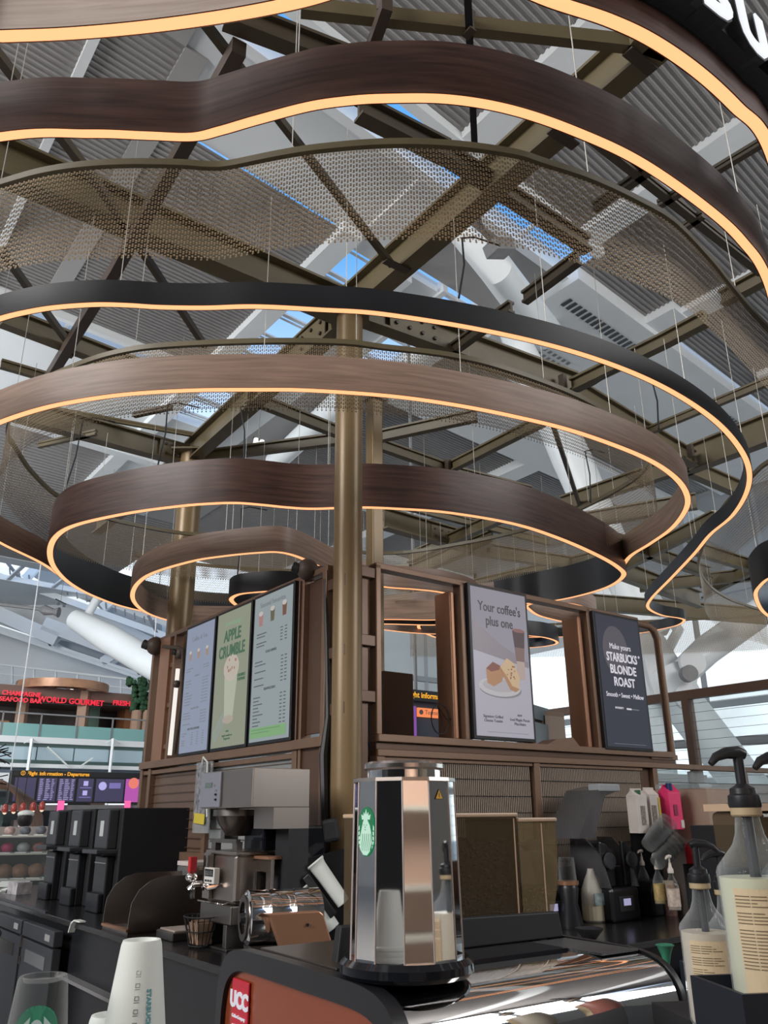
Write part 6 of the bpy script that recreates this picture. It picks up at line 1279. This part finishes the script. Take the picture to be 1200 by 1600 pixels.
# ------------------------------------------------------------------ people
def person(label, loc, rz, shirt, trousers, hair, hat=False, scale=1.):
    t = thing('person', label, 'person', loc, rz)
    me = bpy.data.meshes.new('body'); J = {'pel': (0, 0, .95), 'sp': (0, 0, 1.15), 'ch': (0, 0, 1.36), 'nk': (0, 0, 1.5), 'hd': (0, -.01, 1.62), 'tp': (0, -.01, 1.72)}
    names = list(J); V = [J[n] for n in names]; E_ = [(0, 1), (1, 2), (2, 3), (3, 4), (4, 5)]; Rr = [.15, .13, .16, .055, .09, .07]
    for s in (-1, 1):
        b = len(V); V += [(s*.19, 0, 1.42), (s*.24, .02, 1.15), (s*.22, -.12, .95), (s*.21, -.17, .90)]; E_ += [(2, b), (b, b+1), (b+1, b+2), (b+2, b+3)]; Rr += [.06, .045, .032, .03]
        b = len(V); V += [(s*.09, 0, .88), (s*.11, -.01, .5), (s*.11, .02, .08), (s*.11, -.12, .04)]; E_ += [(0, b), (b, b+1), (b+1, b+2), (b+2, b+3)]; Rr += [.10, .065, .045, .035]
    me.from_pydata([tuple(Vector(v)*scale) for v in V], E_, []); o = bpy.data.objects.new('body', me); C.objects.link(o); o.parent = t
    sk = o.modifiers.new('skin', 'SKIN'); 
    for i, r in enumerate(Rr): me.skin_vertices[0].data[i].radius = (r*scale, r*scale)
    me.skin_vertices[0].data[0].use_root = True; sb = o.modifiers.new('sub', 'SUBSURF'); sb.levels = sb.render_levels = 2
    me.materials.append(shirt)
    skn = mat('skin', (.42, .27, .2), .55); make('face', MB().ball((0, -.02*scale, 1.63*scale), .095*scale, 16, 1.2), skn, t, smooth=True)
    make('hair', MB().ball((0, .015*scale, 1.66*scale), .112*scale, 16, 1.15), hair, t, smooth=True)
    make('trousers', MB().tube([(-.09*scale, 0, .93*scale), (-.11*scale, 0, .1*scale)], [.115*scale, .075*scale], 14).tube([(.09*scale, 0, .93*scale), (.11*scale, 0, .1*scale)], [.115*scale, .075*scale], 14), trousers, t, smooth=True)
    if hat: make('cap', MB().ball((0, -.0, 1.73*scale), .12*scale, 12, .5), paper, t, smooth=True)
    return t
hair_m = mat('dark_hair', (.008, .006, .006), .6)
p = AY(-38, 1215, 4.6); pr_ = person('person with dark hair at the left edge, only the hair in frame', (p.x-.0, p.y, 0), 100, mat('dark_shirt', (.02, .02, .025), .7), mat('dark_trousers', (.015, .015, .02), .7), hair_m, scale=p.z/1.66)
hb = MB(); rh = random.Random(2)
for k in range(40): a_ = rh.uniform(-2.2, 2.2); z = rh.uniform(1.62, 1.80)*p.z/1.66; hb.tube([(0.05, 0, z), (.11*math.cos(a_), .11*math.sin(a_), z+.01), (.16*math.cos(a_), .16*math.sin(a_), z+rh.uniform(-.02, .04))], .003, 4)
o_ = make('loose_hair', hb, hair_m, pr_); o_['kind'] = 'stuff'
p = AY(38, 1290, 12.3); person('small distant person in white cap and pale top near the arched cafe', (p.x, p.y, 0), 200, mat('pale_shirt', (.5, .5, .55), .7), mat('dark_trousers', (.015, .015, .02), .7), hair_m, True, scale=.93)

# ------------------------------------------------------------------ sub-parts go under the part they sit on
SUB = {'menu_screen': ('display', lambda n: n not in ('bezel', 'display')), 'undercounter_fridge': ('door', lambda n: n in ('handle', 'hinge', 'hose_label')), 'dispenser': ('upper_door', lambda n: n == 'sticky_label'),
       'espresso_machine': ('sticker', lambda n: n == 'sticker_text'), 'syrup_bottle': ('label', lambda n: n in ('label_print', 'barcode')), 'blender': ('control_panel', lambda n: n == 'display'),
       'mirror_canister': ('logo_reflection_disc', lambda n: n.startswith('logo_') and n != 'logo_reflection_disc'), 'under_bench': ('door', lambda n: n == 'handle'), 'carton': ('pack', lambda n: n in ('print', 'barcode', 'yellow_edge')),
       'departures_board': ('housing', lambda n: n in ('panel', 'flight_row', 'icon', 'caption', 'header_text', 'advert_shape')), 'cardboard_box': ('box', lambda n: n == 'print')}
base = lambda o: o.name.split('.')[0]
for t in list(C.objects):
    r = SUB.get(base(t))
    if not r or t.parent: continue
    host = next((c for c in t.children if base(c) == r[0]), None)
    if host is None: continue
    for c in list(t.children):
        if c != host and r[1](base(c)): c.parent = host
for t in list(C.objects):
    if base(t) == 'coffee_brewer':
        g = {base(c): c for c in t.children}
        for a, b in (('timer_display', 'timer'), ('timer_digits', 'timer'), ('panel_display', 'control_panel')): g[a].parent = g[b]
        for c in list(t.children):
            if base(c) == 'timer_button': c.parent = g['timer']
            if base(c) == 'panel_knob': c.parent = g['control_panel']
    if base(t) == 'espresso_machine':
        g = {base(c): c for c in t.children}; g['grille_bars'].parent = g['vent_grille']
